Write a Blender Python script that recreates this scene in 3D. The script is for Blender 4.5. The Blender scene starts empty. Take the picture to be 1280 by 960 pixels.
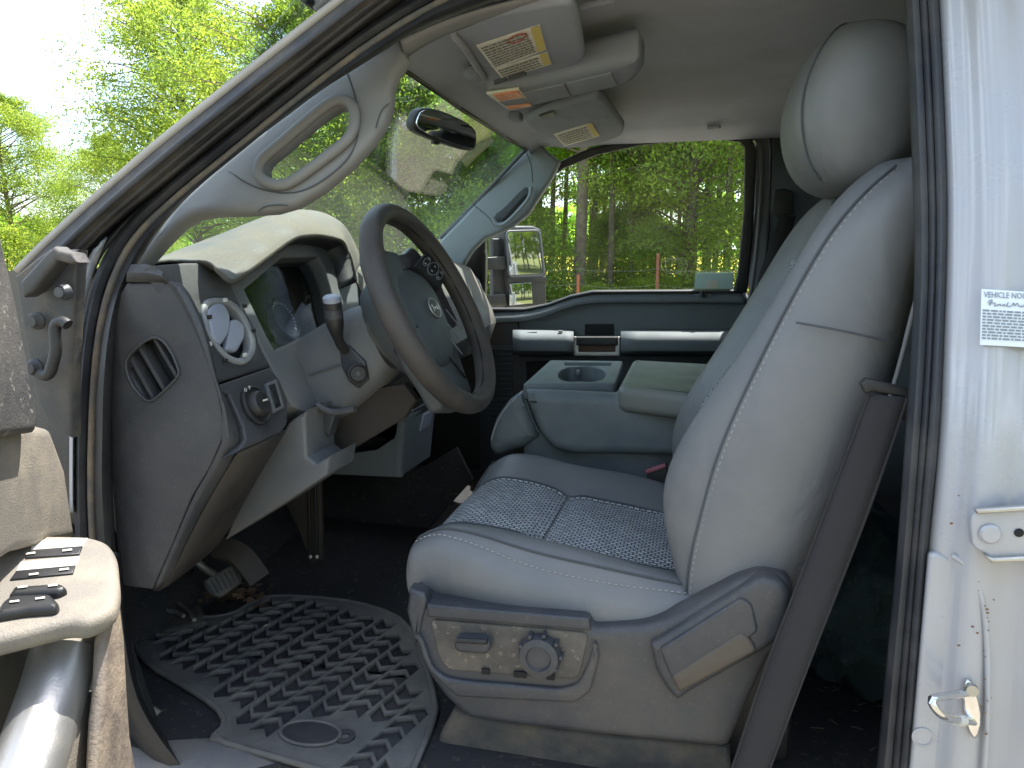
import bpy, bmesh, math, random
import numpy as np
from mathutils import Vector, Matrix
random.seed(7); rng = np.random.default_rng(7)
S = bpy.context.scene
COL = S.collection
R = math.radians
# ------------------------------------------------------------------ camera, sky, sun, exposure
FPX, YAW, PIT = 931.0, R(14.0), R(8.9)
CAM = np.array([0.0, -0.80, 1.40])
fh = np.array([-math.sin(YAW), math.cos(YAW), 0]); rt = np.array([math.cos(YAW), math.sin(YAW), 0]); zz = np.array([0, 0, 1.0])
fw = fh*math.cos(PIT) - zz*math.sin(PIT); up = fh*math.sin(PIT) + zz*math.cos(PIT)
cam = bpy.data.objects.new('camera', bpy.data.cameras.new('camera')); COL.objects.link(cam)
cam.data.sensor_width = 36; cam.data.lens = FPX/1280*36
cam.data.clip_start = 0.05; cam.data.clip_end = 4000
cam.matrix_world = Matrix(((rt[0], up[0], -fw[0], CAM[0]), (rt[1], up[1], -fw[1], CAM[1]), (rt[2], up[2], -fw[2], CAM[2]), (0, 0, 0, 1)))
S.camera = cam
SUN_DIR = Vector((0.185, 0.33, 0.93)).normalized()      # towards the sun: high, over the passenger side
SUN_EL = math.asin(SUN_DIR.z)
W = bpy.data.worlds.new('World'); S.world = W; W.use_nodes = True
nt = W.node_tree; bg = nt.nodes['Background']
sky = nt.nodes.new('ShaderNodeTexSky'); sky.sky_type = 'NISHITA'; sky.sun_disc = False
sky.sun_elevation = SUN_EL; sky.sun_rotation = math.atan2(SUN_DIR.x, SUN_DIR.y)
sky.dust_density = 2.0
tc = nt.nodes.new('ShaderNodeTexCoord'); nz = nt.nodes.new('ShaderNodeTexNoise'); cr = nt.nodes.new('ShaderNodeValToRGB'); mx = nt.nodes.new('ShaderNodeMixRGB')
mp = nt.nodes.new('ShaderNodeMapping'); mp.inputs['Scale'].default_value = (1, 1, 2.2)
nz.inputs['Scale'].default_value = 2.6; nz.inputs['Detail'].default_value = 9; nz.inputs['Roughness'].default_value = .58
cr.color_ramp.elements[0].position = .48; cr.color_ramp.elements[1].position = .62
nt.links.new(tc.outputs['Generated'], mp.inputs['Vector']); nt.links.new(mp.outputs['Vector'], nz.inputs['Vector']); nt.links.new(nz.outputs['Fac'], cr.inputs['Fac'])
nt.links.new(cr.outputs['Color'], mx.inputs['Fac']); nt.links.new(sky.outputs['Color'], mx.inputs['Color1']); mx.inputs['Color2'].default_value = (7.5, 8.6, 10, 1)
nt.links.new(mx.outputs['Color'], bg.inputs['Color']); bg.inputs['Strength'].default_value = 0.14
sun = bpy.data.objects.new('sun', bpy.data.lights.new('sun', 'SUN')); COL.objects.link(sun)
sun.data.energy = 4.2; sun.data.angle = R(0.53); sun.data.color = (1.0, .96, .90)
sun.rotation_euler = SUN_DIR.to_track_quat('Z', 'Y').to_euler(); sun.location = (2, 6, 12)
S.view_settings.view_transform = 'Standard'; S.view_settings.look = 'None'; S.view_settings.gamma = 1
S.view_settings.use_curve_mapping = False
S.view_settings.exposure = 1.68
S.cycles.use_denoising = True
S.cycles.max_bounces = 10; S.cycles.transparent_max_bounces = 24; S.cycles.diffuse_bounces = 5
S.cycles.caustics_reflective = False; S.cycles.caustics_refractive = False

# ------------------------------------------------------------------ pixel of the photograph -> point in the place
def ray(px, py): return fw*FPX + rt*(px-640) - up*(py-480)
def at(px, py, Y):
    d = ray(px, py); t = (Y-CAM[1])/d[1]; return Vector(CAM+t*d)
def atZ(px, py, Z):
    d = ray(px, py); t = (Z-CAM[2])/d[2]; return Vector(CAM+t*d)
def atX(px, py, X):
    d = ray(px, py); t = (X-CAM[0])/d[0]; return Vector(CAM+t*d)
def on(px, py, n, p0, off=0.0):
    n = np.array(n, float); n /= np.linalg.norm(n); d = ray(px, py); t = ((np.array(p0)-CAM)@n+off)/(d@n); return Vector(CAM+t*d)

# ------------------------------------------------------------------ materials
def srgb(h):
    h = h.lstrip('#'); c = [int(h[i:i+2], 16)/255 for i in (0, 2, 4)]
    return tuple(x/12.92 if x <= .04045 else ((x+.055)/1.055)**2.4 for x in c)
MATS = {}
def mat(name, col, rough=.5, metal=0.0, dust=None, damt=.5, dscale=6.0, bump=0.0, bscale=400.0, spec=.5, coat=0.0, var=.10, lo=.42, hi=.68, speck=None, speck_amt=.5, sscale=120, sheen=0.0, wr=0.0):
    if name in MATS: return MATS[name]
    m = bpy.data.materials.new(name); m.use_nodes = True; n = m.node_tree; b = n.nodes['Principled BSDF']
    L = n.links.new
    tc = n.nodes.new('ShaderNodeTexCoord')
    def noise(sc, det=6, ro=.6):
        x = n.nodes.new('ShaderNodeTexNoise'); x.inputs['Scale'].default_value = sc; x.inputs['Detail'].default_value = det; x.inputs['Roughness'].default_value = ro
        L(tc.outputs['Object'], x.inputs['Vector']); return x
    base = n.nodes.new('ShaderNodeMixRGB'); base.blend_type = 'MIX'
    c = tuple(col)+(1,)
    base.inputs['Color1'].default_value = tuple(x*(1-var) for x in c[:3])+(1,); base.inputs['Color2'].default_value = tuple(min(1, x*(1+var)) for x in c[:3])+(1,)
    L(noise(dscale*2.3).outputs['Fac'], base.inputs['Fac'])
    out = base.outputs['Color']
    rg = n.nodes.new('ShaderNodeMath'); rg.operation = 'ADD'; rg.inputs[0].default_value = rough; rg.use_clamp = True
    rg.inputs[1].default_value = 0
    if dust is not None:
        d = noise(dscale, 8, .68); rp = n.nodes.new('ShaderNodeMapRange'); rp.inputs['From Min'].default_value = lo; rp.inputs['From Max'].default_value = hi
        rp.inputs['To Max'].default_value = damt; L(d.outputs['Fac'], rp.inputs['Value'])
        mxx = n.nodes.new('ShaderNodeMixRGB'); mxx.inputs['Color2'].default_value = tuple(dust)+(1,)
        L(rp.outputs['Result'], mxx.inputs['Fac']); L(out, mxx.inputs['Color1']); out = mxx.outputs['Color']
        mu = n.nodes.new('ShaderNodeMath'); mu.operation = 'MULTIPLY'; mu.inputs[1].default_value = .5; L(rp.outputs['Result'], mu.inputs[0]); L(mu.outputs['Value'], rg.inputs[1])
    if speck is not None:
        d = noise(sscale, 3, .6); rp = n.nodes.new('ShaderNodeMapRange'); rp.inputs['From Min'].default_value = .60; rp.inputs['From Max'].default_value = .70
        rp.inputs['To Max'].default_value = speck_amt; L(d.outputs['Fac'], rp.inputs['Value'])
        mxx = n.nodes.new('ShaderNodeMixRGB'); mxx.inputs['Color2'].default_value = tuple(speck)+(1,)
        L(rp.outputs['Result'], mxx.inputs['Fac']); L(out, mxx.inputs['Color1']); out = mxx.outputs['Color']
    L(out, b.inputs['Base Color']); L(rg.outputs['Value'], b.inputs['Roughness'])
    b.inputs['Metallic'].default_value = metal; b.inputs['Specular IOR Level'].default_value = spec
    b.inputs['Coat Weight'].default_value = coat; b.inputs['Coat Roughness'].default_value = .06
    if sheen: b.inputs['Sheen Weight'].default_value = sheen
    if bump:
        bp = n.nodes.new('ShaderNodeBump'); bp.inputs['Strength'].default_value = bump; bp.inputs['Distance'].default_value = .002
        L(noise(bscale, 4).outputs['Fac'], bp.inputs['Height']); L(bp.outputs['Normal'], b.inputs['Normal'])
        if wr:
            b2 = n.nodes.new('ShaderNodeBump'); b2.inputs['Strength'].default_value = wr; b2.inputs['Distance'].default_value = .02
            mpg = n.nodes.new('ShaderNodeMapping'); mpg.inputs['Scale'].default_value = (1.0, 1.4, .7); L(tc.outputs['Object'], mpg.inputs['Vector'])
            wn_ = n.nodes.new('ShaderNodeTexNoise'); wn_.inputs['Scale'].default_value = 9; wn_.inputs['Detail'].default_value = 3; wn_.inputs['Distortion'].default_value = .8; L(mpg.outputs['Vector'], wn_.inputs['Vector'])
            L(wn_.outputs['Fac'], b2.inputs['Height']); L(b2.outputs['Normal'], bp.inputs['Normal'])
    MATS[name] = m; return m
DUST = srgb('#9a8f80'); DUST2 = srgb('#8a7a66')
M_leather = mat('grey_leatherette', srgb('#6b6c6d'), .45, dust=srgb('#86827e'), damt=.45, dscale=4, bump=.12, bscale=700, spec=.42, wr=.3)
M_leather2 = mat('grey_leatherette_top', srgb('#5f686c'), .45, dust=srgb('#8c8c88'), damt=.35, dscale=7, bump=.12, bscale=700, spec=.4)
M_stitch = mat('pale_stitch', srgb('#9c9c99'), .8)
M_seam = mat('dark_seam', srgb('#4a4e52'), .8)
M_shield = mat('charcoal_plastic', srgb('#383b41'), .40, dust=srgb('#655d54'), damt=.6, dscale=5, bump=.2, bscale=500, speck=srgb('#8a847a'), speck_amt=.12, sscale=160)
M_dash = mat('dark_grey_plastic', srgb('#37383b'), .48, dust=srgb('#5c5854'), damt=.5, dscale=5, bump=.45, bscale=600, speck=srgb('#87827a'), speck_amt=.10, sscale=190)
M_dashtop = mat('dusty_dash_top', srgb('#4a4945'), .6, dust=srgb('#6f695d'), damt=.8, dscale=9, bump=.35, bscale=500, speck=srgb('#bdb7a6'), speck_amt=.15, sscale=200, lo=.38, hi=.62)
M_grey = mat('mid_grey_plastic', srgb('#5d5f61'), .5, dust=srgb('#78726a'), damt=.5, dscale=5, bump=.2, bscale=600)
M_black = mat('black_plastic', srgb('#1d1e20'), .45, dust=srgb('#4c4842'), damt=.4, dscale=8, bump=.1)
M_gap = mat('near_black', (.006, .006, .007), .8)
M_rubber = mat('black_rubber', srgb('#2b2d32'), .5, dust=srgb('#5f5c5a'), damt=.5, dscale=7, bump=.2, bscale=300)
M_rubber2 = mat('dusty_rubber', srgb('#3c3b3b'), .6, dust=srgb('#716759'), damt=.6, dscale=14, bump=.4, bscale=250)
M_paint = mat('white_paint', (.36, .37, .40), .25, dust=srgb('#a89c90'), damt=.4, dscale=4, spec=.5, coat=.6, var=.03)
M_trim = mat('pillar_trim', srgb('#7a7978'), .6, dust=srgb('#858078'), damt=.3, dscale=5, bump=.2, bscale=600)
M_head = mat('headliner_cloth', srgb('#9fa3ac'), .9, dust=srgb('#777168'), damt=.35, dscale=3, bump=.35, bscale=900, sheen=.2)
M_visor = mat('visor_cloth', srgb('#878b93'), .85, dust=srgb('#85807a'), damt=.4, dscale=7, bump=.3, bscale=800)
M_carpet = mat('black_carpet', srgb('#25262a'), .95, dust=srgb('#3a342e'), damt=.5, dscale=9, bump=1.0, bscale=350, speck=srgb('#7b6c55'), speck_amt=.3, sscale=90)
M_mat = mat('dusty_mat_rubber', srgb('#535251'), .7, dust=srgb('#7b7771'), damt=.7, dscale=8, bump=.4, bscale=300)
M_matd = mat('dark_mat_rubber', srgb('#2e2f34'), .55, dust=srgb('#4e4943'), damt=.5, dscale=8, bump=.3, bscale=300)
M_belt = mat('belt_webbing', srgb('#2e2c2e'), .85, bump=.6, bscale=900, dust=srgb('#46423f'), damt=.4)
M_wheel = mat('worn_wheel_leather', srgb('#3a3735'), .55, dust=srgb('#5a4f46'), damt=.7, dscale=7, bump=.4, bscale=350, lo=.45, hi=.75)
M_hub = mat('airbag_plastic', srgb('#43494c'), .5, dust=srgb('#514f4c'), damt=.5, dscale=6, bump=.3, bscale=600)
M_chrome = mat('chrome', (.75, .76, .78), .12, metal=1, dust=srgb('#8a8276'), damt=.3, dscale=20)
M_satin = mat('satin_silver', (.50, .49, .47), .36, metal=.85, dust=srgb('#8d8578'), damt=.45, dscale=14, bump=.1)
M_dooru = mat('door_vinyl', srgb('#6f6a62'), .6, dust=srgb('#a89a84'), damt=.6, dscale=8, bump=.4, bscale=500, speck=srgb('#6f675c'), speck_amt=.2)
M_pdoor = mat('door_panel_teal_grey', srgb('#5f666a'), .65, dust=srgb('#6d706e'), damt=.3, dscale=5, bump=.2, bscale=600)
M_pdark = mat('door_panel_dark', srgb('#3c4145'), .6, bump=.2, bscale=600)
M_paperw = mat('label_paper', srgb('#d8d3c4'), .7, dust=srgb('#c0b48e'), damt=.5, dscale=20)
M_amber = mat('amber_lens', srgb('#e0843c'), .3, dust=srgb('#b06a3a'), damt=.5, dscale=90)
M_ink = mat('label_ink', srgb('#6a675f'), .7)
M_inkblue = mat('label_ink_grey', srgb('#7a8088'), .7)
M_white = mat('switch_white', srgb('#c8c4ba'), .5)
M_vane = mat('vane_blue_grey', srgb('#8b8f9a'), .45, bump=.1)
M_rust = mat('rust', srgb('#6b4d35'), .9, dust=srgb('#8a7a64'), damt=.6, dscale=30, bump=.5)
M_metal = mat('bare_steel', (.42, .41, .39), .35, metal=.9, dust=srgb('#8b7a66'), damt=.4, dscale=25)
M_bag = mat('teal_cloth', srgb('#2c3f45'), .9, dust=srgb('#20282c'), damt=.6, dscale=6, bump=.6, bscale=200, speck=srgb('#6d7a78'), speck_amt=.25)
M_red = mat('red_plastic', srgb('#a06068'), .45)
def mirror_mat():
    m = mat('mirror_glass', (.55, .58, .58), .03, metal=1.0, var=.01); return m
M_mirror = mirror_mat()
def woven():
    m = bpy.data.materials.new('woven_seat_cloth'); m.use_nodes = True; n = m.node_tree; b = n.nodes['Principled BSDF']; L = n.links.new
    uv = n.nodes.new('ShaderNodeTexCoord')
    br = n.nodes.new('ShaderNodeTexBrick'); br.inputs['Scale'].default_value = 1.0; br.offset = .5
    br.inputs['Brick Width'].default_value = .0112; br.inputs['Row Height'].default_value = .0070; br.inputs['Mortar Size'].default_value = .0019; br.inputs['Mortar Smooth'].default_value = .9
    br.inputs['Color1'].default_value = srgb('#a3a9ac')+(1,); br.inputs['Color2'].default_value = srgb('#868d91')+(1,); br.inputs['Mortar'].default_value = srgb('#1a1d21')+(1,)
    wz_ = n.nodes.new('ShaderNodeTexNoise'); wz_.inputs['Scale'].default_value = 45; wz_.inputs['Detail'].default_value = 3; L(uv.outputs['Object'], wz_.inputs['Vector'])
    va = n.nodes.new('ShaderNodeVectorMath'); va.operation = 'MULTIPLY_ADD'; va.inputs[1].default_value = (.004, .004, 0); L(wz_.outputs['Color'], va.inputs[0]); L(uv.outputs['UV'], va.inputs[2])
    L(va.outputs['Vector'], br.inputs['Vector'])
    nz = n.nodes.new('ShaderNodeTexNoise'); nz.inputs['Scale'].default_value = 240; L(uv.outputs['Object'], nz.inputs['Vector'])
    mx = n.nodes.new('ShaderNodeMixRGB'); mx.blend_type = 'MULTIPLY'; mx.inputs['Fac'].default_value = .45
    L(br.outputs['Color'], mx.inputs['Color1']); L(nz.outputs['Color'], mx.inputs['Color2']); 
    hs = n.nodes.new('ShaderNodeHueSaturation'); hs.inputs['Saturation'].default_value = .5; hs.inputs['Value'].default_value = 1.75; L(mx.outputs['Color'], hs.inputs['Color'])
    L(hs.outputs['Color'], b.inputs['Base Color']); b.inputs['Roughness'].default_value = .9
    iv = n.nodes.new('ShaderNodeMath'); iv.operation = 'SUBTRACT'; iv.inputs[0].default_value = 1; L(br.outputs['Fac'], iv.inputs[1])
    bp = n.nodes.new('ShaderNodeBump'); bp.inputs['Strength'].default_value = .7; bp.inputs['Distance'].default_value = .0025; L(iv.outputs['Value'], bp.inputs['Height']); L(bp.outputs['Normal'], b.inputs['Normal'])
    return m
M_woven = woven()
def glass_mat(name, tint, dirt=.05, dcol=(.55, .55, .48), fres=1.0):
    m = bpy.data.materials.new(name); m.use_nodes = True; n = m.node_tree; L = n.links.new
    for x in list(n.nodes):
        if x.type != 'OUTPUT_MATERIAL': n.nodes.remove(x)
    out = n.nodes['Material Output']
    tr = n.nodes.new('ShaderNodeBsdfTransparent'); tr.inputs['Color'].default_value = tint+(1,)
    gl = n.nodes.new('ShaderNodeBsdfGlossy'); gl.inputs['Roughness'].default_value = .015
    lw = n.nodes.new('ShaderNodeLayerWeight'); lw.inputs['Blend'].default_value = .5
    pw_ = n.nodes.new('ShaderNodeMath'); pw_.operation = 'POWER'; pw_.inputs[1].default_value = 5; L(lw.outputs['Facing'], pw_.inputs[0])
    mu = n.nodes.new('ShaderNodeMath'); mu.operation = 'MULTIPLY_ADD'; mu.inputs[1].default_value = .9*fres; mu.inputs[2].default_value = .04*fres; L(pw_.outputs['Value'], mu.inputs[0])
    mx = n.nodes.new('ShaderNodeMixShader'); L(mu.outputs['Value'], mx.inputs['Fac']); L(tr.outputs['BSDF'], mx.inputs[1]); L(gl.outputs['BSDF'], mx.inputs[2])
    df = n.nodes.new('ShaderNodeBsdfDiffuse'); df.inputs['Color'].default_value = dcol+(1,)
    tl = n.nodes.new('ShaderNodeBsdfTranslucent'); tl.inputs['Color'].default_value = dcol+(1,)
    dm = n.nodes.new('ShaderNodeMixShader'); L(df.outputs['BSDF'], dm.inputs[1]); L(tl.outputs['BSDF'], dm.inputs[2])
    tc = n.nodes.new('ShaderNodeTexCoord')
    a = n.nodes.new('ShaderNodeTexNoise'); a.inputs['Scale'].default_value = 3; a.inputs['Detail'].default_value = 8; L(tc.outputs['Object'], a.inputs['Vector'])
    c = n.nodes.new('ShaderNodeTexNoise'); c.inputs['Scale'].default_value = 160; c.inputs['Detail'].default_value = 2; L(tc.outputs['Object'], c.inputs['Vector'])
    r1 = n.nodes.new('ShaderNodeMapRange'); r1.inputs['From Min'].default_value = .35; r1.inputs['From Max'].default_value = .75; r1.inputs['To Min'].default_value = dirt*.5; r1.inputs['To Max'].default_value = dirt*1.6; L(a.outputs['Fac'], r1.inputs['Value'])
    r2 = n.nodes.new('ShaderNodeMapRange'); r2.inputs['From Min'].default_value = .66; r2.inputs['From Max'].default_value = .74; r2.inputs['To Max'].default_value = dirt*3; L(c.outputs['Fac'], r2.inputs['Value'])
    ad = n.nodes.new('ShaderNodeMath'); ad.operation = 'ADD'; L(r1.outputs['Result'], ad.inputs[0]); L(r2.outputs['Result'], ad.inputs[1])
    fm = n.nodes.new('ShaderNodeMixShader'); L(ad.outputs['Value'], fm.inputs['Fac']); L(mx.outputs['Shader'], fm.inputs[1]); L(dm.outputs['Shader'], fm.inputs[2])
    L(fm.outputs['Shader'], out.inputs['Surface']); return m
M_wind = glass_mat('windshield_glass', (.93, .98, .95), .006, fres=.8)
M_glass = glass_mat('side_glass', (.98, .995, .985), .002, fres=.25)
M_tint = glass_mat('privacy_glass', (.16, .18, .18), .004, fres=.6)
M_lens = glass_mat('cluster_lens', (.75, .78, .80), .002, fres=.3)

# ------------------------------------------------------------------ builders
def link_mesh(name, me, material, parent=None, sharp=40):
    o = bpy.data.objects.new(name, me); COL.objects.link(o)
    if material is not None and len(me.materials) == 0: me.materials.append(material)
    for p in me.polygons: p.use_smooth = True
    if sharp: me.set_sharp_from_angle(angle=R(sharp))
    if parent is not None:
        o.parent = parent
        q, off = parent, Vector((0, 0, 0))
        while q is not None: off += q.location; q = q.parent
        o.location = -off if parent.type == 'EMPTY' else -off
    return o
def tag(o, label=None, cat=None, group=None, kind=None):
    for k, v in (('label', label), ('category', cat), ('group', group), ('kind', kind)):
        if v: o[k] = v
    return o
def empty(name, loc, label=None, cat=None, group=None):
    o = bpy.data.objects.new(name, None); COL.objects.link(o); o.location = loc; o.empty_display_size = .1
    return tag(o, label, cat, group)
def from_bm(name, bm, material, parent=None, sharp=40):
    bmesh.ops.recalc_face_normals(bm, faces=bm.faces)
    me = bpy.data.meshes.new(name); bm.to_mesh(me); bm.free(); return link_mesh(name, me, material, parent, sharp)
def subsurf(o, n=2):
    m = o.modifiers.new('sub', 'SUBSURF'); m.levels = n; m.render_levels = n; return o
def bevel(o, w, seg=2, ang=35):
    m = o.modifiers.new('bev', 'BEVEL'); m.width = w; m.segments = seg; m.limit_method = 'ANGLE'; m.angle_limit = R(ang); return o
def solid(o, t, off=-1):
    m = o.modifiers.new('sol', 'SOLIDIFY'); m.thickness = t; m.offset = off; return o
def chaikin(pts, it=2, closed=True):
    for _ in range(it):
        q = []; n = len(pts)
        if not closed: q.append(pts[0])
        for i in range(n if closed else n-1):
            a, b = pts[i], pts[(i+1) % n]; q += [a*.75+b*.25, a*.25+b*.75]
        if not closed: q.append(pts[-1])
        pts = q
    return pts
def rounded(pts, r, seg=4):
    """fillet every corner of a closed 3D polygon with radius r (clamped)"""
    out = []; n = len(pts)
    for i in range(n):
        p, a, b = pts[i], pts[i-1], pts[(i+1) % n]
        da, db = (a-p), (b-p); la, lb = da.length, db.length
        if la < 1e-6 or lb < 1e-6: continue
        k = min(r, la*.45, lb*.45); A = p+da*(k/la); B = p+db*(k/lb)
        for s in range(seg+1):
            t = s/seg; out.append(A*(1-t)**2+p*(2*t*(1-t))+B*t*t)
    return out
def frame(n, upv=None):
    n = Vector(n).normalized(); u = Vector(upv) if upv is not None else (Vector((0, 0, 1)) if abs(n.z) < .9 else Vector((1, 0, 0)))
    x = u.cross(n).normalized(); y = n.cross(x).normalized(); return x, y, n
def newell(pts):
    n = Vector((0, 0, 0))
    for i in range(len(pts)):
        a, b = pts[i], pts[(i+1) % len(pts)]; n += a.cross(b)
    return n.normalized()
def plate(name, pts, thick, material, parent=None, holes=(), bev=.003, face=None, bres=2, sharp=40, rnd=0):
    """a slab whose front face is the (roughly flat) outline pts; its thickness goes away from 'face' (default: the camera)"""
    pts = [Vector(p) for p in pts]
    if rnd: pts = rounded(pts, rnd)
    c = sum(pts, Vector())/len(pts); n = newell(pts)
    fd = Vector(face) if face is not None else (Vector(CAM)-c)
    if n.dot(fd) < 0: n = -n
    x, y, n = frame(n)
    cu = bpy.data.curves.new('tmp', 'CURVE'); cu.dimensions = '2D'; cu.fill_mode = 'BOTH'
    bev = min(bev, thick*.45)
    cu.extrude = max(thick/2-bev, 1e-5); cu.bevel_depth = bev; cu.bevel_resolution = bres; cu.offset = -bev
    for loop in [pts]+[[Vector(p) for p in h] for h in holes]:
        sp = cu.splines.new('POLY'); sp.points.add(len(loop)-1); sp.use_cyclic_u = True
        for i, p in enumerate(loop):
            d = p-c; sp.points[i].co = (d.dot(x), d.dot(y), 0, 1)
    o = bpy.data.objects.new('tmp', cu); COL.objects.link(o)
    dg = bpy.context.evaluated_depsgraph_get(); me = bpy.data.meshes.new_from_object(o.evaluated_get(dg))
    bpy.data.objects.remove(o); bpy.data.curves.remove(cu)
    me.transform(Matrix(((x.x, y.x, n.x, c.x-n.x*thick/2), (x.y, y.y, n.y, c.y-n.y*thick/2), (x.z, y.z, n.z, c.z-n.z*thick/2), (0, 0, 0, 1))))
    me.name = name; me.materials.clear()
    bm = bmesh.new(); bm.from_mesh(me); bmesh.ops.remove_doubles(bm, verts=bm.verts, dist=1e-5); bm.to_mesh(me); bm.free()
    return link_mesh(name, me, material, parent, sharp)
def grid(name, rows, material, parent=None, thick=0, closed_u=False, closed_v=False, sharp=40, cap=False):
    """rows: list of equal-length point lists"""
    bm = bmesh.new(); V = [[bm.verts.new(p) for p in r] for r in rows]; n, m = len(V), len(V[0])
    for i in range(n if closed_v else n-1):
        for j in range(m if closed_u else m-1):
            q = [V[i][j], V[i][(j+1) % m], V[(i+1) % n][(j+1) % m], V[(i+1) % n][j]]
            try: bm.faces.new(q)
            except ValueError: pass
    if cap and closed_u:
        bm.faces.new(V[0]); bm.faces.new(list(reversed(V[-1])))
    o = from_bm(name, bm, material, parent, sharp)
    if thick: solid(o, thick, 0)
    return o
def resample(pts, n):
    P = np.array([tuple(p) for p in pts], float); d = np.r_[0, np.cumsum(np.linalg.norm(np.diff(P, axis=0), axis=1))]
    t = np.linspace(0, d[-1], n); return [Vector([np.interp(a, d, P[:, k]) for k in range(3)]) for a in t]
def smooth_path(pts, n, it=2): return resample(chaikin([Vector(p) for p in pts], it, False), n)
def sweep(name, path, prof, material, parent=None, upv=(0, 1, 0), closed=False, cap=True, sharp=40, scale=None):
    """sweep a closed 2D profile [(a,b)..] along path; a along side = tangent x up, b along up"""
    path = [Vector(p) for p in path]; rows = []; u0 = Vector(upv).normalized(); n = len(path)
    for i, p in enumerate(path):
        t = (path[(i+1) % n]-path[i-1]) if (closed or 0 < i < n-1) else (path[1]-path[0] if i == 0 else path[-1]-path[-2])
        t.normalize(); s = t.cross(u0).normalized(); u = s.cross(t).normalized(); k = 1 if scale is None else scale[i]
        rows.append([p+s*(a*k)+u*(b*k) for a, b in prof])
    return grid(name, rows, material, parent, closed_u=True, closed_v=closed, cap=cap and not closed, sharp=sharp)
def circ(r, n=10, ry=None): return [(r*math.cos(2*math.pi*i/n), (ry or r)*math.sin(2*math.pi*i/n)) for i in range(n)]
def tube(name, path, r, material, parent=None, n=10, upv=(0, 1, .01), closed=False, scale=None): return sweep(name, path, circ(r, n), material, parent, upv, closed, True, 50, scale)
def box_bm(bm, c, size, rot=None, bev=0.0, seg=2):
    q = bmesh.ops.create_cube(bm, size=1)
    vs = q['verts']; bmesh.ops.scale(bm, vec=Vector(size), verts=vs)
    if bev:
        es = list({e for v in vs for e in v.link_edges}); r = bmesh.ops.bevel(bm, geom=es, offset=bev, segments=seg, affect='EDGES', profile=.5); vs = list({v for f in r['faces'] for v in f.verts} | {v for v in vs if v.is_valid})
    if rot is not None: bmesh.ops.transform(bm, matrix=rot.to_4x4() if len(rot) == 3 else rot, verts=vs)
    bmesh.ops.translate(bm, vec=Vector(c), verts=vs); return vs
def box(name, c, size, material, parent=None, rot=None, bev=.004, seg=2):
    bm = bmesh.new(); box_bm(bm, c, size, rot, bev, seg); return from_bm(name, bm, material, parent)
def lathe(name, prof, c, axis, material, parent=None, n=28, sharp=40):
    """prof: [(radius, height along axis)]"""
    x, y, a = frame(axis); c = Vector(c)
    rows = [[c+a*h+(x*math.cos(2*math.pi*k/n)+y*math.sin(2*math.pi*k/n))*max(r, 1e-5) for k in range(n)] for r, h in prof]
    return grid(name, rows, material, parent, closed_u=True, cap=True, sharp=sharp)
def stitches(name, path, material, parent, L=.006, gap=.005, r=.0011, off=(0, 0, 0)):
    P = resample(path, 400); d = sum((P[i+1]-P[i]).length for i in range(399)); n = max(3, int(d/(L+gap))); Q = resample(path, n*2+1)
    bm = bmesh.new()
    for i in range(n):
        a, b = Q[2*i], Q[2*i]*.42+Q[2*i+1]*.58
        b = Q[2*i]+(Q[2*i+1]-Q[2*i])*(L/(L+gap)*2 if False else .95)
        t = (b-a); ln = t.length
        if ln < 1e-6: continue
        rot = t.to_track_quat('X', 'Z').to_matrix(); box_bm(bm, (a+b)/2+Vector(off), (ln, r*2, r*2), rot)
    return from_bm(name, bm, material, parent)
def text_mesh(name, body, size, material, parent, M4, extrude=.0003, font_mirror=False, sx=1.0):
    cu = bpy.data.curves.new('t', 'FONT'); cu.body = body; cu.size = size; cu.extrude = extrude; cu.align_x = 'LEFT'; cu.resolution_u = 2
    o = bpy.data.objects.new('t', cu); COL.objects.link(o)
    dg = bpy.context.evaluated_depsgraph_get(); me = bpy.data.meshes.new_from_object(o.evaluated_get(dg)); bpy.data.objects.remove(o); bpy.data.curves.remove(cu)
    me.transform(Matrix.Diagonal((-sx if font_mirror else sx, 1, 1, 1))); me.transform(M4); me.materials.clear(); me.name = name
    return link_mesh(name, me, material, parent, 0)
def basis(o, x, y):
    x = Vector(x).normalized(); z = x.cross(Vector(y)).normalized(); y = z.cross(x).normalized()
    return Matrix(((x.x, y.x, z.x, o[0]), (x.y, y.y, z.y, o[1]), (x.z, y.z, z.z, o[2]), (0, 0, 0, 1)))
def quadpt(q, u, v, off=0.0):
    """bilinear point in the quad q = [bl, br, tr, tl]"""
    p = (q[0]*(1-u)+q[1]*u)*(1-v)+(q[3]*(1-u)+q[2]*u)*v
    n = (q[1]-q[0]).cross(q[3]-q[0]).normalized()
    if n.dot(Vector(CAM)-p) < 0: n = -n
    return p+n*off
def lines_mesh(name, q, rects, material, parent, off=.0006, th=.0004):
    """small raised printed strokes on a quad; rects in 0..1 (u0,v0,u1,v1)"""
    bm = bmesh.new()
    for u0, v0, u1, v1 in rects:
        a = [quadpt(q, *uv, off) for uv in ((u0, v0), (u1, v0), (u1, v1), (u0, v1))]
        bm.faces.new([bm.verts.new(p) for p in a])
    o = from_bm(name, bm, material, parent, 0); return o
# ================================================================== THE TRUCK
truck = empty('pickup_truck', (-0.3, 0.9, 0.0), 'white pickup truck with its driver door open onto a dusty grey cab', 'pickup truck')
def N(o, **k):
    for a, v in k.items(): o[a] = v
    return o
FN, FP = (1, 0, .43), (-.715, 0, 1.40)
def F1(px, py, off=0): return on(px, py, FN, FP, off)
def ap(px, py, off=0.0):
    """door-aperture surface: upright below the belt line, leaning inwards above it"""
    p = at(px, py, .05+off)
    if p.z <= 1.25: return p
    return on(px, py, (0, 1, -.30), (0, .05+off, 1.25))
PXs = lambda f, L, *a: [f(x, y, *a) for x, y in L]

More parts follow.
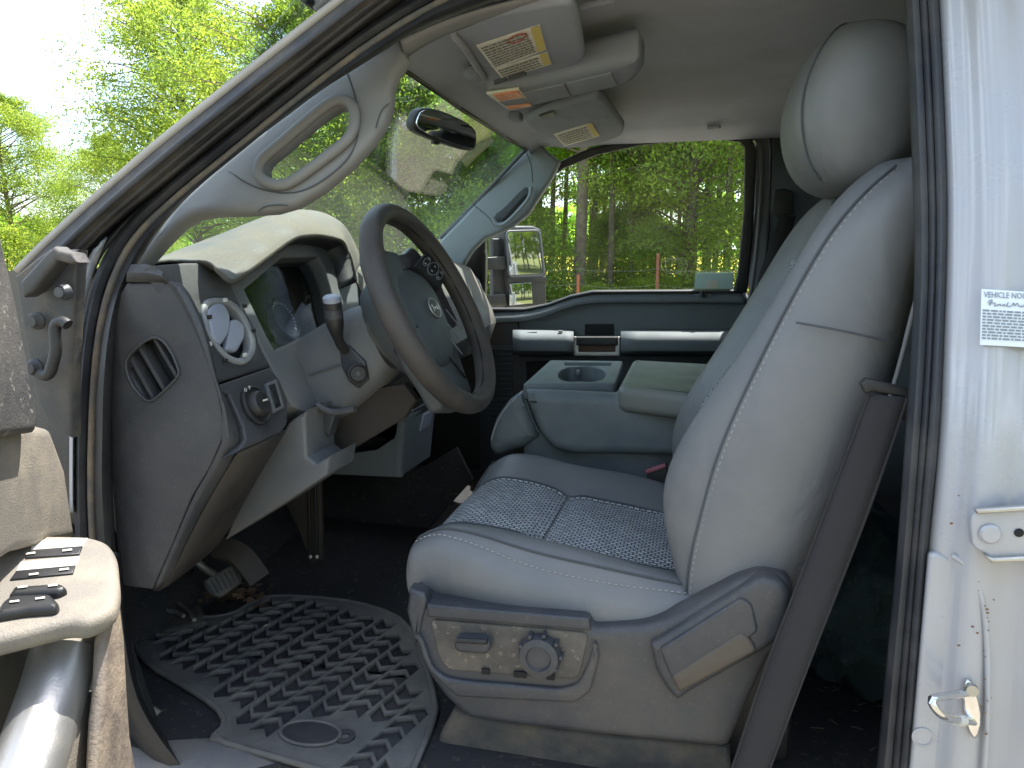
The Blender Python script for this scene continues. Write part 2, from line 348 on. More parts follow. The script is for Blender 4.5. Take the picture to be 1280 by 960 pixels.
# ---------------- A-pillar / door aperture bands (outer edge -> inner edge)
A_out = [(14, 334), (50, 297), (110, 243), (187, 175), (250, 125), (312, 75), (400, 6), (470, -46)]
A_b1 = [(24, 342), (60, 306), (122, 250), (197, 186), (262, 134), (324, 85), (412, 16), (480, -36)]
A_b2 = [(60, 352), (90, 322), (130, 280), (205, 215), (270, 162), (332, 112), (425, 38), (500, -20)]
A_b3 = [(100, 316), (118, 300), (140, 277), (214, 224), (278, 172), (340, 122), (434, 47), (512, -10)]
# driver body side seen beside the seal, then round down the hinge pillar
S_o = [(98, 700), (94, 600), (98, 470), (106, 400), (122, 340), (150, 288), (214, 228), (278, 176), (340, 127), (434, 52), (520, -4), (640, -60)]
S_m1 = [(112, 700), (108, 600), (112, 480), (120, 405), (135, 345), (163, 293), (224, 237), (290, 185), (352, 134), (446, 60), (530, 6), (650, -48)]
S_m2 = [(122, 700), (118, 600), (122, 480), (130, 408), (146, 350), (174, 296), (232, 243), (298, 190), (358, 140), (454, 66), (538, 12), (660, -42)]
S_i = [(146, 720), (138, 600), (138, 480), (143, 408), (158, 352), (187, 300), (219, 258), (266, 215), (312, 177), (359, 143), (400, 111), (462, 73), (525, 32), (587, 10), (680, -22)]
NB = 60
S_up = [(112, 350), (122, 322), (150, 286), (214, 228), (278, 176), (340, 127), (434, 52), (520, -4)]
def mid(a, b, t): return [(p[0]*(1-t)+q[0]*t, p[1]*(1-t)+q[1]*t) for p, q in zip(a, b)]
def bands(name, specs, material, parent=truck, thick=.006, sm=2):
    rows = [smooth_path([ap(x, y, o) for x, y in L], NB, sm) for L, o in specs]
    return grid(name, rows, material, parent, thick=thick)
bands('pillar_edge', [(mid(A_out, A_b1, .3), -.05), (A_b1, -.045)], mat('dusty_paint_edge', srgb('#a29c94'), .4, dust=srgb('#8d8478'), damt=.6))
for k_, (La, Lb, t_, o_) in enumerate(((A_b1, A_b2, .45, -.052), (A_b1, A_b2, .85, -.034), (A_b2, A_b3, .45, -.016))):
    tube('weatherstrip_rib', smooth_path([ap(x, y, o_) for x, y in mid(La, Lb, t_)], NB), .0045, M_rubber, truck, n=8)
bands('pillar_gutter', [(A_b3, .0), (mid(A_b3, S_up, .5), .02), (S_up, .002)], M_black)
bands('door_weatherstrip', [(A_b1, -.043), ([(a[0]*.6+b[0]*.4, a[1]*.6+b[1]*.4) for a, b in zip(A_b1, A_b2)], -.05), ([(a[0]*.2+b[0]*.8, a[1]*.2+b[1]*.8) for a, b in zip(A_b1, A_b2)], -.035), (A_b2, -.02), (A_b3, .0)], M_rubber2)
bands('pillar_flange', [(S_o, .0), (mid(S_o, S_m1, .3), -.008), (mid(S_o, S_m1, .6), -.002), (S_m1, .006)], M_rubber)
# beaded trim cord between flange and bulb seal
cord = smooth_path([ap(x, y, .0) for x, y in mid(S_m1, S_m2, .55)], 160)
tube('edge_trim', cord, .0055, M_rust if False else mat('dusty_edge_trim', srgb('#57524b'), .7, dust=srgb('#86745e'), damt=.8, dscale=25, bump=.8, bscale=220), truck, n=8)
Sib = resample([Vector((x, y, 0)) for x, y in S_i], 30); Sm2b = resample([Vector((x, y, 0)) for x, y in S_m2], 30)
p2 = lambda L: [(v.x, v.y) for v in L]
bulb = [(p2(Sm2b), .004)]+[(mid(p2(Sm2b), p2(Sib), t), o) for t, o in ((.2, -.010), (.45, -.014), (.7, -.008), (.9, .004))]+[(p2(Sib), .03)]
bands('door_seal', bulb, M_black, thick=.004)
# white body metal strip and hinge pillar, seen between the door and the seal
Wst = [[(133, 296), (118, 330), (104, 385), (97, 450), (92, 540), (92, 640)], [(118, 312), (104, 335), (95, 385), (90, 450), (88, 540), (88, 640)]]
grid('body_strip', [smooth_path([ap(x, y, o) for x, y in L], 24) for L, o in ((Wst[0], -.005), (mid(Wst[0], Wst[1], .5), -.012), (Wst[1], -.012))], M_paint, truck, thick=.004)
hp = plate('hinge_pillar', PXs(lambda x, y: at(x, y, -.02), [(18, 345), (60, 312), (96, 312), (92, 380), (88, 460), (88, 548), (60, 528), (48, 505), (40, 470), (30, 420), (24, 380)]), .02, M_rubber2, truck, bev=.004)
plate('hinge', PXs(lambda x, y: at(x, y, -.05), [(24, 352), (55, 318), (66, 308), (72, 313), (88, 316), (96, 328), (86, 330), (70, 326), (40, 365), (28, 372)]), .025, M_rubber2, hp, bev=.005)
wpx = [(85, 406), (80, 402), (72, 402), (68, 410), (70, 425), (70, 440), (66, 455), (62, 468), (55, 470), (50, 466)]
tube('wire', smooth_path([at(x, y, -.045) for x, y in wpx], 40), .007, M_black, hp)
for x, y, r in ((82, 365, .008), (47, 401, .009), (45, 459, .009)):
    c = at(x, y, -.03); lathe('bolt', [(0, .012), (r*.8, .012), (r, .006), (r*1.3, .003), (r*1.3, 0)], c, (.1, -1, 0), M_shield if x == 82 else M_rubber2, hp, 12)

# ---------------- driver-side A-pillar trim with grab handle
P_in = [(172, 335), (200, 303), (222, 281), (240, 270), (262, 266), (300, 265), (340, 262), (368, 254), (400, 234), (436, 204), (462, 176), (478, 152), (486, 128), (488, 105), (494, 88), (507, 70)]
outer = [(160, 356), (187, 297), (219, 255), (266, 212), (312, 174), (359, 140), (400, 108), (462, 70), (500, 44)]
hole = [(329, 208), (333, 199), (348, 188), (380, 160), (408, 138), (420, 131), (430, 131), (436, 138), (437, 150), (433, 163), (424, 174), (400, 193), (368, 216), (352, 224), (340, 222), (331, 217)]
def tp(x, y, off=.075): return on(x, y, (0, 1, -.30), (0, .05+off, 1.25))
def trim_point(x, y):
    return tp(x, y)
at_o = plate('pillar_trim', PXs(tp, outer+list(reversed(P_in))), .03, M_trim, truck, holes=[chaikin([tp(x, y) for x, y in hole], 1)], bev=.011, bres=3)
rim_in = chaikin([tp(x, y, .068) for x, y in [(322, 212), (327, 198), (345, 184), (378, 155), (406, 132), (420, 124), (434, 125), (443, 135), (444, 152), (440, 167), (429, 180), (404, 199), (372, 223), (354, 232), (338, 230), (326, 223)]], 2)
tube('grab_handle', rim_in, .008, M_trim, at_o, n=10, closed=True, upv=(0, 1, -.3))
tube('panel_gap', smooth_path([tp(x, y, .0745) for x, y in [(286, 213), (306, 228), (330, 238), (362, 243), (392, 234), (430, 206), (446, 180), (450, 148), (444, 120), (434, 92)]], 60), .0012, M_seam, at_o, n=6)
for L in ([(322, 265), (330, 258), (345, 256), (360, 257)], [(470, 160), (474, 144), (480, 134), (487, 129)]):
    tube('screw_cover', smooth_path([tp(x, y, .0745) for x, y in L], 24), .001, M_seam, at_o, n=6)
# roof-rail trim continuing over the door
rail = [[(500, 50), (530, 36), (575, 18), (640, 0), (720, -18), (800, -34)], [(507, 72), (535, 52), (580, 33), (645, 14), (722, -4), (800, -20)]]
grid('roof_rail_trim', [smooth_path([tp(x, y, o) for x, y in L], 30) for L, o in ((rail[0], .05), (mid(*rail, .4), .06), (mid(*rail, .8), .085), (rail[1], .12))], M_trim, truck, thick=.004)

# ---------------- windshield
WN, WP = (-.302, 0, .341), (-.522, 0, 1.779)      # slope of the glass
def wz(X): return 1.779+(X+.522)*(.302/.341)
yc = .90
rows = []
for i in range(15):
    s = i/14; row = []
    for j in range(21):
        y = .17+1.46*j/20; k = (y-yc)/.73
        X = -.50-.66*s; X0 = X+.05*(k*k-1)*.9*(.35+.65*s)
        row.append(Vector((X0+.01, y, wz(X)+.004)))
    rows.append(row)
ws = grid('windshield', rows, M_wind, truck, sharp=0); solid(ws, .005, 0)
# black frit line and passenger edge
tube('windshield_seal', [Vector((-.536, .18, 1.762)), Vector((-.546, .5, 1.763)), Vector((-.550, .9, 1.763)), Vector((-.546, 1.3, 1.763)), Vector((-.537, 1.54, 1.762)), on(660, 184, WN, WP, .002), on(640, 205, WN, WP, .004), on(610, 237, WN, WP, .004), on(575, 273, WN, WP, .004), on(545, 303, WN, WP, .004), on(520, 330, WN, WP, .004)], .0065, M_black, truck, n=8)

# ---------------- roof, headliner
hl = []
for i in range(18):
    x = -.50+1.75*max(0, i-1)/16-(.034 if i == 0 else 0); row = []
    for j in range(17):
        y = .20+1.40*j/16; k = abs(y-yc)/.70
        z = 1.788+.055*(1-math.exp(-max(0, x+.50)*6))*(1-k**4)+.006
        row.append(Vector((x-(.012*(1-k*k) if i == 0 else 0), y, z-.012*(k > .99)-(.026 if i == 0 else 0))))
    hl.append(row)
head = grid('headliner', hl, M_head, truck, thick=.012)
roof = []
for i in range(13):
    x = -.58+1.95*i/12
    roof.append([Vector((x, .10+1.60*j/12, 1.845+.05*(1-abs(j/6-1)**3.0)*(.5+.5*min(1, i/2)) - (.03 if j in (0, 12) else 0))) for j in range(13)])
grid('roof', roof, M_paint, truck, thick=.01)
for y in (.13, 1.67):
    grid('roof_side', [[Vector((-.45, y, 1.80)), Vector((1.35, y, 1.80))], [Vector((-.45, y-.03*(1 if y < 1 else -1), 1.85)), Vector((1.35, y-.03*(1 if y < 1 else -1), 1.85))]], M_paint, truck, thick=.03)

# sun visors and overhead console hang from the headliner
def visor(name_pts, labels, z, thick=.022):
    v = plate('sun_visor', [atZ(x, y, z) for x, y in name_pts], thick, M_visor, truck, bev=.009, bres=3, face=(0, 0, -1), rnd=.028)
    return v
def label_on(parent, quad_px, z, seed, red=False, head_yellow=True, rowsn=9):
    q = [atZ(x, y, z-.0012) for x, y in quad_px]      # [bl, br, tr, tl]
    s = plate('warning_label', q, .001, M_paperw, parent, bev=.0001, face=(0, 0, -1))
    r = random.Random(seed); rc = []
    qq = [atZ(x, y, z-.0026) for x, y in quad_px]
    for i in range(rowsn):
        v = .08+.84*i/rowsn; u = .04
        while u < (.80 if head_yellow else .93):
            l = r.uniform(.03, .10); rc.append((u, v, min(u+l, .82 if head_yellow else .95), v+.42/rowsn)); u += l+.015
    lines_mesh('print_lines', qq, rc, M_ink, s, off=0)
    if head_yellow: lines_mesh('yellow_band', qq, [(.86, .03, .985, .97)], mat('label_yellow', srgb('#c9b45a'), .7, dust=srgb('#b9a884'), damt=.5, dscale=40), s, off=0)
    if red:
        c = quadpt(qq, .62, .80, 0); a = (qq[1]-qq[0])*.16; b = (qq[3]-qq[0])*.10
        tube('red_mark', [c+a*math.cos(t)+b*math.sin(t) for t in np.linspace(0, 2*math.pi, 24, endpoint=False)], .0009, mat('label_red', srgb('#a8433a'), .7), s, n=5, closed=True, upv=(0, 0, 1))
    return s
ZV = 1.752
v1 = visor([(566, 40), (580, 27), (714, 2), (724, 25), (732, 74), (722, 82), (622, 106), (608, 98)], None, ZV)
label_on(v1, [(618, 87), (683, 62), (675, 31), (595, 57)], ZV, 3, red=True, rowsn=9)
label_on(v1, [(628, 99), (690, 80), (684, 65), (618, 87)], ZV, 4, rowsn=4)
plate('visor_clip', [atZ(x, y, ZV-.004) for x, y in [(635, 97), (655, 91), (658, 95), (637, 102)]], .006, M_black, v1, bev=.001, face=(0, 0, -1))
plate('visor_clip', [atZ(x, y, ZV-.004) for x, y in [(617, 103), (632, 98), (634, 102), (618, 107)]], .006, M_seam, v1, bev=.001, face=(0, 0, -1))
tube('visor_rod', [atZ(566, 34, ZV+.01), atZ(567, 44, ZV), atZ(580, 58, ZV-.003), atZ(606, 98, ZV-.003)], .006, M_visor, v1, upv=(0, 0, 1))
v2 = visor([(655, 152), (690, 137), (745, 122), (756, 126), (781, 160), (778, 170), (742, 184), (700, 186), (688, 182)], None, ZV+.006)
label_on(v2, [(706, 183), (750, 170), (740, 153), (692, 168)], ZV+.006, 6, rowsn=6)
plate('visor_clip', [atZ(x, y, ZV+.002) for x, y in [(674, 146), (692, 140), (694, 144), (677, 150)]], .006, M_black, v2, bev=.001, face=(0, 0, -1))
# mirrored clips by the header
for (x, y) in ((592, 92), (645, 146)):
    c = atZ(x, y, 1.775); box('visor_bracket', c, (.03, .045, .022), M_visor, truck, bev=.006)
# overhead console: swollen pod with two doors and an amber dome lamp
ZC = 1.742
oc = plate('overhead_console', [atZ(x, y, ZC) for x, y in [(606, 117), (650, 108), (770, 82), (800, 76), (806, 90), (795, 103), (776, 110), (700, 126), (640, 138), (622, 130)]], .06, M_visor, truck, bev=.02, bres=4, face=(0, 0, -1), rnd=.02)
plate('console_door', [atZ(x, y, ZC-.003) for x, y in [(654, 117), (705, 106), (714, 121), (664, 132)]], .006, M_visor, oc, bev=.002, face=(0, 0, -1))
plate('console_door', [atZ(x, y, ZC-.003) for x, y in [(708, 105), (764, 92), (773, 108), (717, 120)]], .006, M_visor, oc, bev=.002, face=(0, 0, -1))
dl = plate('dome_lamp', [atZ(x, y, ZC-.003) for x, y in [(608, 118), (649, 112), (665, 132), (634, 137)]], .006, M_paperw, oc, bev=.002, face=(0, 0, -1))
plate('lamp_lens', [atZ(x, y, ZC-.005) for x, y in [(617, 119), (647, 114), (654, 122), (624, 127)]], .003, M_amber, dl, bev=.001, face=(0, 0, -1))
plate('lamp_lens', [atZ(x, y, ZC-.005) for x, y in [(634, 134), (662, 130), (665, 133), (637, 138)]], .003, M_amber, dl, bev=.001, face=(0, 0, -1))
plate('lamp_switch', [atZ(x, y, ZC-.0045) for x, y in [(624, 128), (655, 123), (661, 129), (632, 133)]], .003, M_visor, dl, bev=.001, face=(0, 0, -1))
for L in ([(725, 8), (755, 1), (766, -2)], [(885, 160), (900, 158)]):
    tube('coat_hook', [atZ(x, y, 1.80) for x, y in L], .006, M_head, truck, n=8, upv=(0, 0, 1))

# ---------------- rear-view mirror
rvn = np.array([.93, -.35, -.10])
RV0 = at(556, 160, .80)
rv_out = [(526, 135), (540, 134), (560, 140), (585, 152), (596, 161), (598, 172), (597, 186), (592, 189), (575, 185), (545, 175), (524, 166), (518, 158), (519, 148)]
rv = plate('rear_view_mirror', chaikin([on(x, y, rvn, RV0) for x, y in rv_out], 1), .03, M_black, truck, bev=.01, bres=3)
rv_in = [(527, 138), (541, 137), (560, 143), (583, 154), (593, 163), (595, 173), (594, 184), (590, 186), (575, 182), (546, 172), (527, 163), (521, 156), (522, 149)]
plate('mirror_glass', chaikin([on(x, y, rvn, RV0, .003) for x, y in rv_in], 1), .004, M_mirror, rv, bev=.0005)
tube('mirror_stem', [on(530, 152, rvn, RV0, -.02), on(515, 156, rvn, RV0, -.06), on(506, 158, rvn, RV0, -.10)], .008, M_black, rv)
plate('mirror_lever', [on(x, y, rvn, RV0, -.012) for x, y in [(543, 176), (551, 178), (550, 181), (543, 180)]], .012, M_black, rv, bev=.003)
# dark writing on the outside of the glass, read from within
gv = Vector((0, 0, 0))
def wq(x, y): return on(x, y, WN, WP, -.012)
for ch, a, b in (('T', (513, 119), (519, 125)), ('U', (519, 123), (526, 129)), ('O', (525, 128), (532, 134)), ('D', (538, 134), (545, 140)), ('Y', (567, 134), (574, 139))):
    o = wq(a[0]-1, a[1]+3); x = wq(b[0]+4, b[1]+7)-o; y = wq(a[0]+6, a[1]-6)-o
    text_mesh('windshield_letter', ch, .022, M_seam, ws, basis(o, x, y))
# ---------------- dashboard
L3 = lambda pts, f, *a: [f(x, y, *a) for x, y in pts]
pp = [at(x, y, 1.62) for x, y in [(556, 327), (575, 327), (590, 335), (605, 360), (617, 385), (622, 402), (612, 432)]]
def XZ(p): return (p.x, p.z)
prof_p = [(-1.17, 1.30), (-1.0, 1.40)]+[XZ(p) for p in pp]+[(-.92, 1.0), (-1.17, 1.0)]
prof_d = [(-1.17, 1.30), (-1.0, 1.395), (-.74, 1.40), (-.72, 1.395), (-.705, 1.375), (-.67, 1.29), (-.635, 1.21), (-.62, 1.175), (-.66, 1.13), (-.85, 1.0), (-1.17, .98)]
prof_c = [(-1.17, 1.30), (-1.0, 1.38), (-.84, 1.38), (-.83, 1.37), (-.83, 1.35), (-.83, 1.29), (-.80, 1.17), (-.76, 1.12), (-.78, 1.10), (-.86, 1.0), (-1.17, .98)]
prof_e = [(a-(.035 if 2 <= i <= 8 else 0), b) for i, (a, b) in enumerate(prof_d)]
rows = []
for y, pr_, t in [(.105, prof_e, 0), (.205, prof_e, 0), (.21, prof_c, 0), (.66, prof_c, 0), (.665, prof_d, 0), (.8, prof_d, .12), (1.0, prof_d, .3), (1.25, prof_d, .6), (1.45, prof_d, .85), (1.6, prof_d, 1.0), (1.64, prof_d, 1.0)]:
    k = .94 if y == 1.64 else 1
    rows.append([Vector((( a[0]*(1-t)+b[0]*t)*k+(-.9)*(1-k), y, (a[1]*(1-t)+b[1]*t)*k+1.2*(1-k))) for a, b in zip(pr_, prof_p)])
dash = grid('dashboard', rows, M_dashtop, truck, closed_u=True, cap=True, sharp=35)
# end panel beside the door, with its vent
endp = [(141, 402), (148, 370), (158, 354), (222, 353), (234, 368), (250, 400), (262, 440), (282, 540), (262, 585), (240, 621), (214, 684), (190, 737), (150, 732), (146, 690), (139, 600), (138, 500)]
vent_o = [(155, 453), (167, 437), (187, 422), (200, 422), (213, 437), (223, 460), (224, 470), (207, 487), (190, 502), (180, 500), (163, 480)]
YE = .075
ep = plate('end_panel', L3(endp, at, YE), .008, M_dash, dash, holes=[chaikin(L3(vent_o, at, YE), 1)], bev=.003)
vo = chaikin(L3(vent_o, at, YE), 1)
sv = plate('air_vent', L3([(150, 448), (185, 415), (206, 415), (230, 462), (230, 480), (188, 508), (174, 504)], at, YE+.028), .01, M_gap, dash)
for a, b in (((160, 444), (193, 503)), ((172, 432), (207, 492)), ((190, 420), (222, 474)), ((157, 462), (181, 502))):
    w = 2.6
    plate('vent_slat', L3([(a[0]-w*.7, a[1]+w*.5), (a[0]+w*.7, a[1]-w*.5), (b[0]+w*.7, b[1]-w*.5), (b[0]-w*.7, b[1]+w*.5)], at, YE+.006), .02, M_dash, sv, bev=.0015)
tube('vent_rim', chaikin(L3(vent_o, at, YE-.0005), 1), .0022, M_dash, sv, n=8, closed=True)
# corner strip turning from the end panel to the fascia
seam = [(159, 352), (222, 352), (235, 368), (251, 400), (263, 440), (283, 540), (263, 586), (241, 622), (215, 685), (192, 738)]
corner = [(164, 332), (194, 331), (216, 370), (237, 415), (261, 465), (300, 540), (296, 566), (268, 612), (240, 662), (212, 724)]
ca = smooth_path(L3(seam, at, YE-.001), 40, 1)
cf = [F1(x, y) for x, y in corner[:6]]; cf[0] = at(164, 332, .085)
cb = smooth_path(cf+[at(x, y, .10) for x, y in corner[6:]], 40, 1)
rows = [ca, [a*.6+b*.4+Vector((.004, -.006, .003)) for a, b in zip(ca, cb)], [a*.15+b*.85+Vector((.004, -.003, .003)) for a, b in zip(ca, cb)], cb]
grid('dash_corner', rows, M_dash, dash, thick=.004)
# fascia with the round vent
fas = [(192, 331), (232, 328), (265, 328), (276, 335), (290, 358), (308, 396), (328, 440), (339, 458), (276, 477), (259, 468), (235, 415), (214, 370)]
vr = [(255, 370), (295, 372), (320, 415), (322, 440), (310, 457), (287, 452), (265, 425), (254, 395)]
vc = (288, 413)
def sc(L, k): return [(vc[0]+(x-vc[0])*k, vc[1]+(y-vc[1])*k) for x, y in L]
fp = plate('fascia_panel', L3(fas, F1, .002), .02, M_dash, dash, holes=[chaikin(L3(sc(vr, .97), F1, .002), 2)], bev=.004)
rv_ = plate('round_air_vent', chaikin(L3(vr, F1, .006), 2), .02, mat('vent_ring', srgb('#77797b'), .45, dust=srgb('#a5a39c'), damt=.7, dscale=30, bump=.4), dash, holes=[chaikin(L3(sc(vr, .80), F1, .006), 2)], bev=.004, bres=3)
plate('vent_well', chaikin(L3(sc(vr, .95), F1, -.018), 2), .006, M_gap, rv_)
for L, off in (([(260, 388), (270, 378), (281, 379), (289, 395), (287, 416), (277, 432), (266, 421)], .008), ([(289, 399), (297, 398), (306, 406), (307, 421), (297, 440), (283, 437)], .004)):
    plate('vent_vane', L3(L, F1, off), .012, M_vane, rv_, bev=.004, rnd=.008)
for k in range(7):
    t = 2*math.pi*k/7; p = F1(vc[0]+29*math.cos(t), vc[1]+39*math.sin(t), .008); box('vent_clip', p, (.004, .008, .006), M_white if k % 2 else M_black, rv_, bev=.001)
# head-lamp switch module
mod = [(264, 484), (337, 459), (350, 474), (360, 500), (360, 530), (352, 541), (297, 565), (307, 549), (305, 534), (287, 493)]
mp_ = plate('switch_panel', L3(mod, F1, .002), .03, M_dash, dash, bev=.004)
kc = F1(319, 507, .003); kn = Vector(FN).normalized()
hs = lathe('headlamp_switch', [(.031, 0), (.031, .004), (.027, .006), (.025, .003), (.0, .003)], kc, kn, M_black, dash)
lathe('switch_knob', [(.020, .0), (.019, .009), (.016, .012), (.0, .012)], kc+kn*.003, kn, M_black, hs)
box('knob_pointer', kc+kn*.016+Vector((0, .004, .002)), (.002, .012, .003), M_white, hs, bev=.001)
for dx, dy, s in ((-13, -17, 'O'), (-7, -20, 'P'), (12, -8, 'A')):
    o = F1(319+dx, 507+dy, .010); text_mesh('switch_mark', s, .008, M_white, hs, basis(o, (.0, 1, 0), (-.4, 0, 1)))
dm = plate('dimmer_switch', L3([(334, 481), (345, 476), (354, 508), (344, 514)], F1, .006), .008, M_gap, dash, bev=.002)
plate('dimmer_frame', L3([(333, 479), (346, 474), (356, 509), (343, 516)], F1, .0065), .006, M_grey, dm, holes=[L3([(336, 482), (344, 479), (352, 507), (345, 511)], F1, .0065)], bev=.001)
plate('dimmer_wheel', L3([(339, 488), (344, 486), (349, 503), (345, 505)], F1, .009), .006, M_black, dm, bev=.001)
# instrument binnacle
lip = [(268, 332), (279, 342), (289, 353), (300, 346), (330, 324), (368, 296), (385, 293), (402, 293), (425, 298), (433, 303), (441, 323), (447, 350)]
lp = smooth_path(L3(lip, F1, .035), 40, 1)
crest = [(188, 328), (225, 311), (262, 297), (300, 282), (335, 270), (360, 264), (395, 264), (418, 272), (436, 288), (452, 318)]
cp = smooth_path([atX(x, y, -.86) for x, y in crest], 40, 1)
rows = []
for i, (a, b) in enumerate(zip(lp, cp)):
    t = i/39
    q1 = a+Vector((-.012, 0, .010)); q2 = a*.65+b*.35+Vector((0, 0, .016*math.sin(math.pi*t)+.004)); q3 = a*.3+b*.7+Vector((0, 0, .012*math.sin(math.pi*t)+.004))
    e = Vector((-1.14, b.y*.9+.05, 1.30+.02*math.sin(math.pi*t)))
    rows.append([a+Vector((-.004, 0, -.006)), a, q1, q2, q3, b, b*.5+e*.5+Vector((0, 0, .015)), e])
hood = grid('instrument_hood', rows, M_dashtop, dash, thick=.006); subsurf(hood, 1)
# a dark lip underneath the hood
rows = [[a+Vector((-.003, 0, -.004)) for a in lp], [a+Vector((-.03, 0, -.016))+Vector((0, .010*(i/39-.4)*-2, 0)) for i, a in enumerate(lp)], [a+Vector((-.075, 0, -.03))+Vector((0, .022*(.45-i/39)*2, 0)) for i, a in enumerate(lp)]]
grid('hood_lip', [r[9:] for r in rows], M_black, dash, thick=.003)
for L in ([(297, 335), (318, 314), (330, 312), (345, 328)], [(300, 330), (325, 300), (345, 294)], [(330, 300), (338, 312), (344, 322)]):
    pass
# bezel and gauges
bez = [(284, 356), (300, 347), (330, 324), (368, 298), (399, 296), (425, 301), (434, 308), (442, 326), (447, 352), (452, 400), (452, 470), (405, 500), (386, 517), (366, 507), (352, 480), (330, 440), (306, 388)]
dsp = [(306, 362), (353, 322), (398, 321), (406, 335), (414, 358), (425, 402), (402, 423), (376, 422), (344, 438), (334, 420)]
plate('cluster_bezel', L3(bez, F1, -.004), .05, M_grey, dash, holes=[L3(dsp, F1, -.004)], bev=.004)
gc = plate('gauge_cluster', L3([(296, 366), (350, 314), (404, 312), (440, 400), (425, 450), (340, 450)], F1, -.075), .01, M_gap, dash)
plate('cluster_lens', L3([(300, 366), (352, 317), (402, 315), (432, 402), (410, 432), (342, 444)], F1, -.03), .003, M_lens, gc, bev=.0005)
for (x, y), r in (((352, 400), .042), ((392, 392), .045)):
    c = F1(x, y, -.07); g = lathe('gauge', [(r, 0), (r, .010), (r*.93, .012), (r*.90, .004), (0, .004)], c, kn, M_black, gc)
    bm = bmesh.new(); x_, y_, n_ = frame(kn)
    for k in range(22):
        t = R(-40+k*12.5); d = x_*math.cos(t)+y_*math.sin(t); e = -x_*math.sin(t)+y_*math.cos(t); w = .0016
        a = c+n_*.0055+d*r*.70; b = c+n_*.0055+d*r*.86
        bm.faces.new([bm.verts.new(p) for p in (a-e*w, a+e*w, b+e*w, b-e*w)])
    from_bm('dial_ticks', bm, M_white, g, 0)
# parts of the lower dash
lo_l = smooth_path([at(x, y, .092) for x, y in [(298, 565), (268, 614), (240, 664), (212, 726), (196, 738)]], 20, 1)
lo_r = smooth_path([at(x, y, .20) for x, y in [(356, 538), (318, 602), (276, 677), (248, 702), (222, 722)]], 20, 1)
grid('lower_edge', [lo_l, [a*.5+b*.5+Vector((.004, -.006, 0)) for a, b in zip(lo_l, lo_r)], lo_r, [p+Vector((-.05, .03, .0)) for p in lo_r]], mat('brown_shade_plastic', srgb('#2d2b2a'), .5, dust=srgb('#48413a'), damt=.6, dscale=6, bump=.2), dash, thick=.004)
knee = [(322, 590), (360, 528), (385, 512), (381, 522), (383, 571), (394, 580), (412, 570), (409, 594), (349, 634), (280, 676), (290, 650)]
kp = plate('knee_panel', L3(knee, at, .25), .10, M_grey, dash, bev=.006, bres=3)
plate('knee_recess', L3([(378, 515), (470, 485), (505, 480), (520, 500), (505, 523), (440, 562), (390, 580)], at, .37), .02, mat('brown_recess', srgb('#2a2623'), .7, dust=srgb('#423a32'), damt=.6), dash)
tube('release_lever', smooth_path([at(x, y, .29) for x, y in [(396, 506), (408, 514), (420, 516), (444, 511)]], 20), .006, M_shield, dash)
plate('lever_bracket', L3([(392, 505), (420, 515), (410, 546), (398, 530)], at, .31), .03, M_shield, dash, bev=.004)
# centre box under the dash
bl = plate('centre_box', L3([(440, 536), (500, 500), (505, 521), (501, 597), (409, 593), (434, 566)], at, .72), .02, M_pdoor, dash, holes=[L3([(438, 567), (450, 543), (504, 524), (490, 549), (471, 562)], at, .72)], bev=.003)
plate('box_pocket', L3([(430, 575), (445, 535), (512, 516), (500, 560)], at, .78), .01, M_gap, bl)
q = [at(506, 521, .72), at(546, 503, .95), at(537, 571, .95), at(501, 597, .72)]
plate('box_side', q, .02, M_pdoor, bl, bev=.004)
plate('box_top', [at(440, 536, .72), at(500, 500, .72), at(505, 521, .72), at(546, 503, .95), at(535, 495, .95), at(478, 500, .95)], .02, M_black, bl, face=(0, 0, 1))
bq = [quadpt(q, u, v, .004) for u, v in ((.55, .10), (.86, .08), (.80, .36), (.48, .38))]
plate('box_latch', bq, .012, M_vane, bl, bev=.003)
# passenger side vent on the dash end
plate('end_vent', [at(x, y, 1.60) for x, y in [(586, 338), (597, 350), (612, 388), (618, 400), (612, 408), (601, 390), (590, 362)]], .02, M_pdoor, dash, bev=.004)
plate('glove_gap', [at(x, y, 1.57) for x, y in [(572, 335), (581, 338), (580, 343), (571, 341)]], .01, M_gap, dash)

# ---------------- steering column and wheel
col_ax0, col_ax1 = at(372, 462, .40), at(470, 432, .40)
wn = Vector((math.cos(R(25.8)), 0, math.sin(R(25.8)))); wa = Vector((math.sin(R(25.8)), 0, -math.cos(R(25.8)))); wb = Vector((0, 1, 0)); WC = Vector((-.437, .40, 1.331))
def WP_(u, v, h=0): return WC+wb*u+wa*v+wn*h      # u towards passenger, v down the wheel face, h towards the driver
rows = []
for s, hw, hh, dz in ((.34, .062, .072, -.035), (.30, .068, .078, -.035), (.20, .074, .080, -.025), (.12, .070, .072, -.012), (.095, .062, .062, -.006)):
    c = WC-wn*s; ring = []
    for k in range(24):
        t = 2*math.pi*k/24; cx, sx = math.cos(t), math.sin(t)
        f = lambda v: math.copysign(abs(v)**.55, v)
        ring.append(c+wb*hw*f(cx)-wa*hh*f(sx)+Vector((0, 0, dz)))
    rows.append(ring)
sc_ = grid('steering_column', rows, M_grey, truck, closed_u=True, cap=True, sharp=50)
nb_y = .40-.076
plate('column_seam', [at(x, y, nb_y-.001) for x, y in [(386, 468), (424, 455), (424, 457), (386, 470)]], .003, M_seam, sc_, bev=.0005)
ig = at(447, 467, nb_y-.002)
ic = lathe('ignition_lock', [(.017, 0), (.017, .006), (.014, .008), (.012, .005), (0, .005)], ig, (.55, -.8, .1), M_black, sc_)
lathe('key_slot', [(.004, 0), (.004, .006), (0, .006)], ig, (.55, -.8, .1), M_shield, ic, 12)
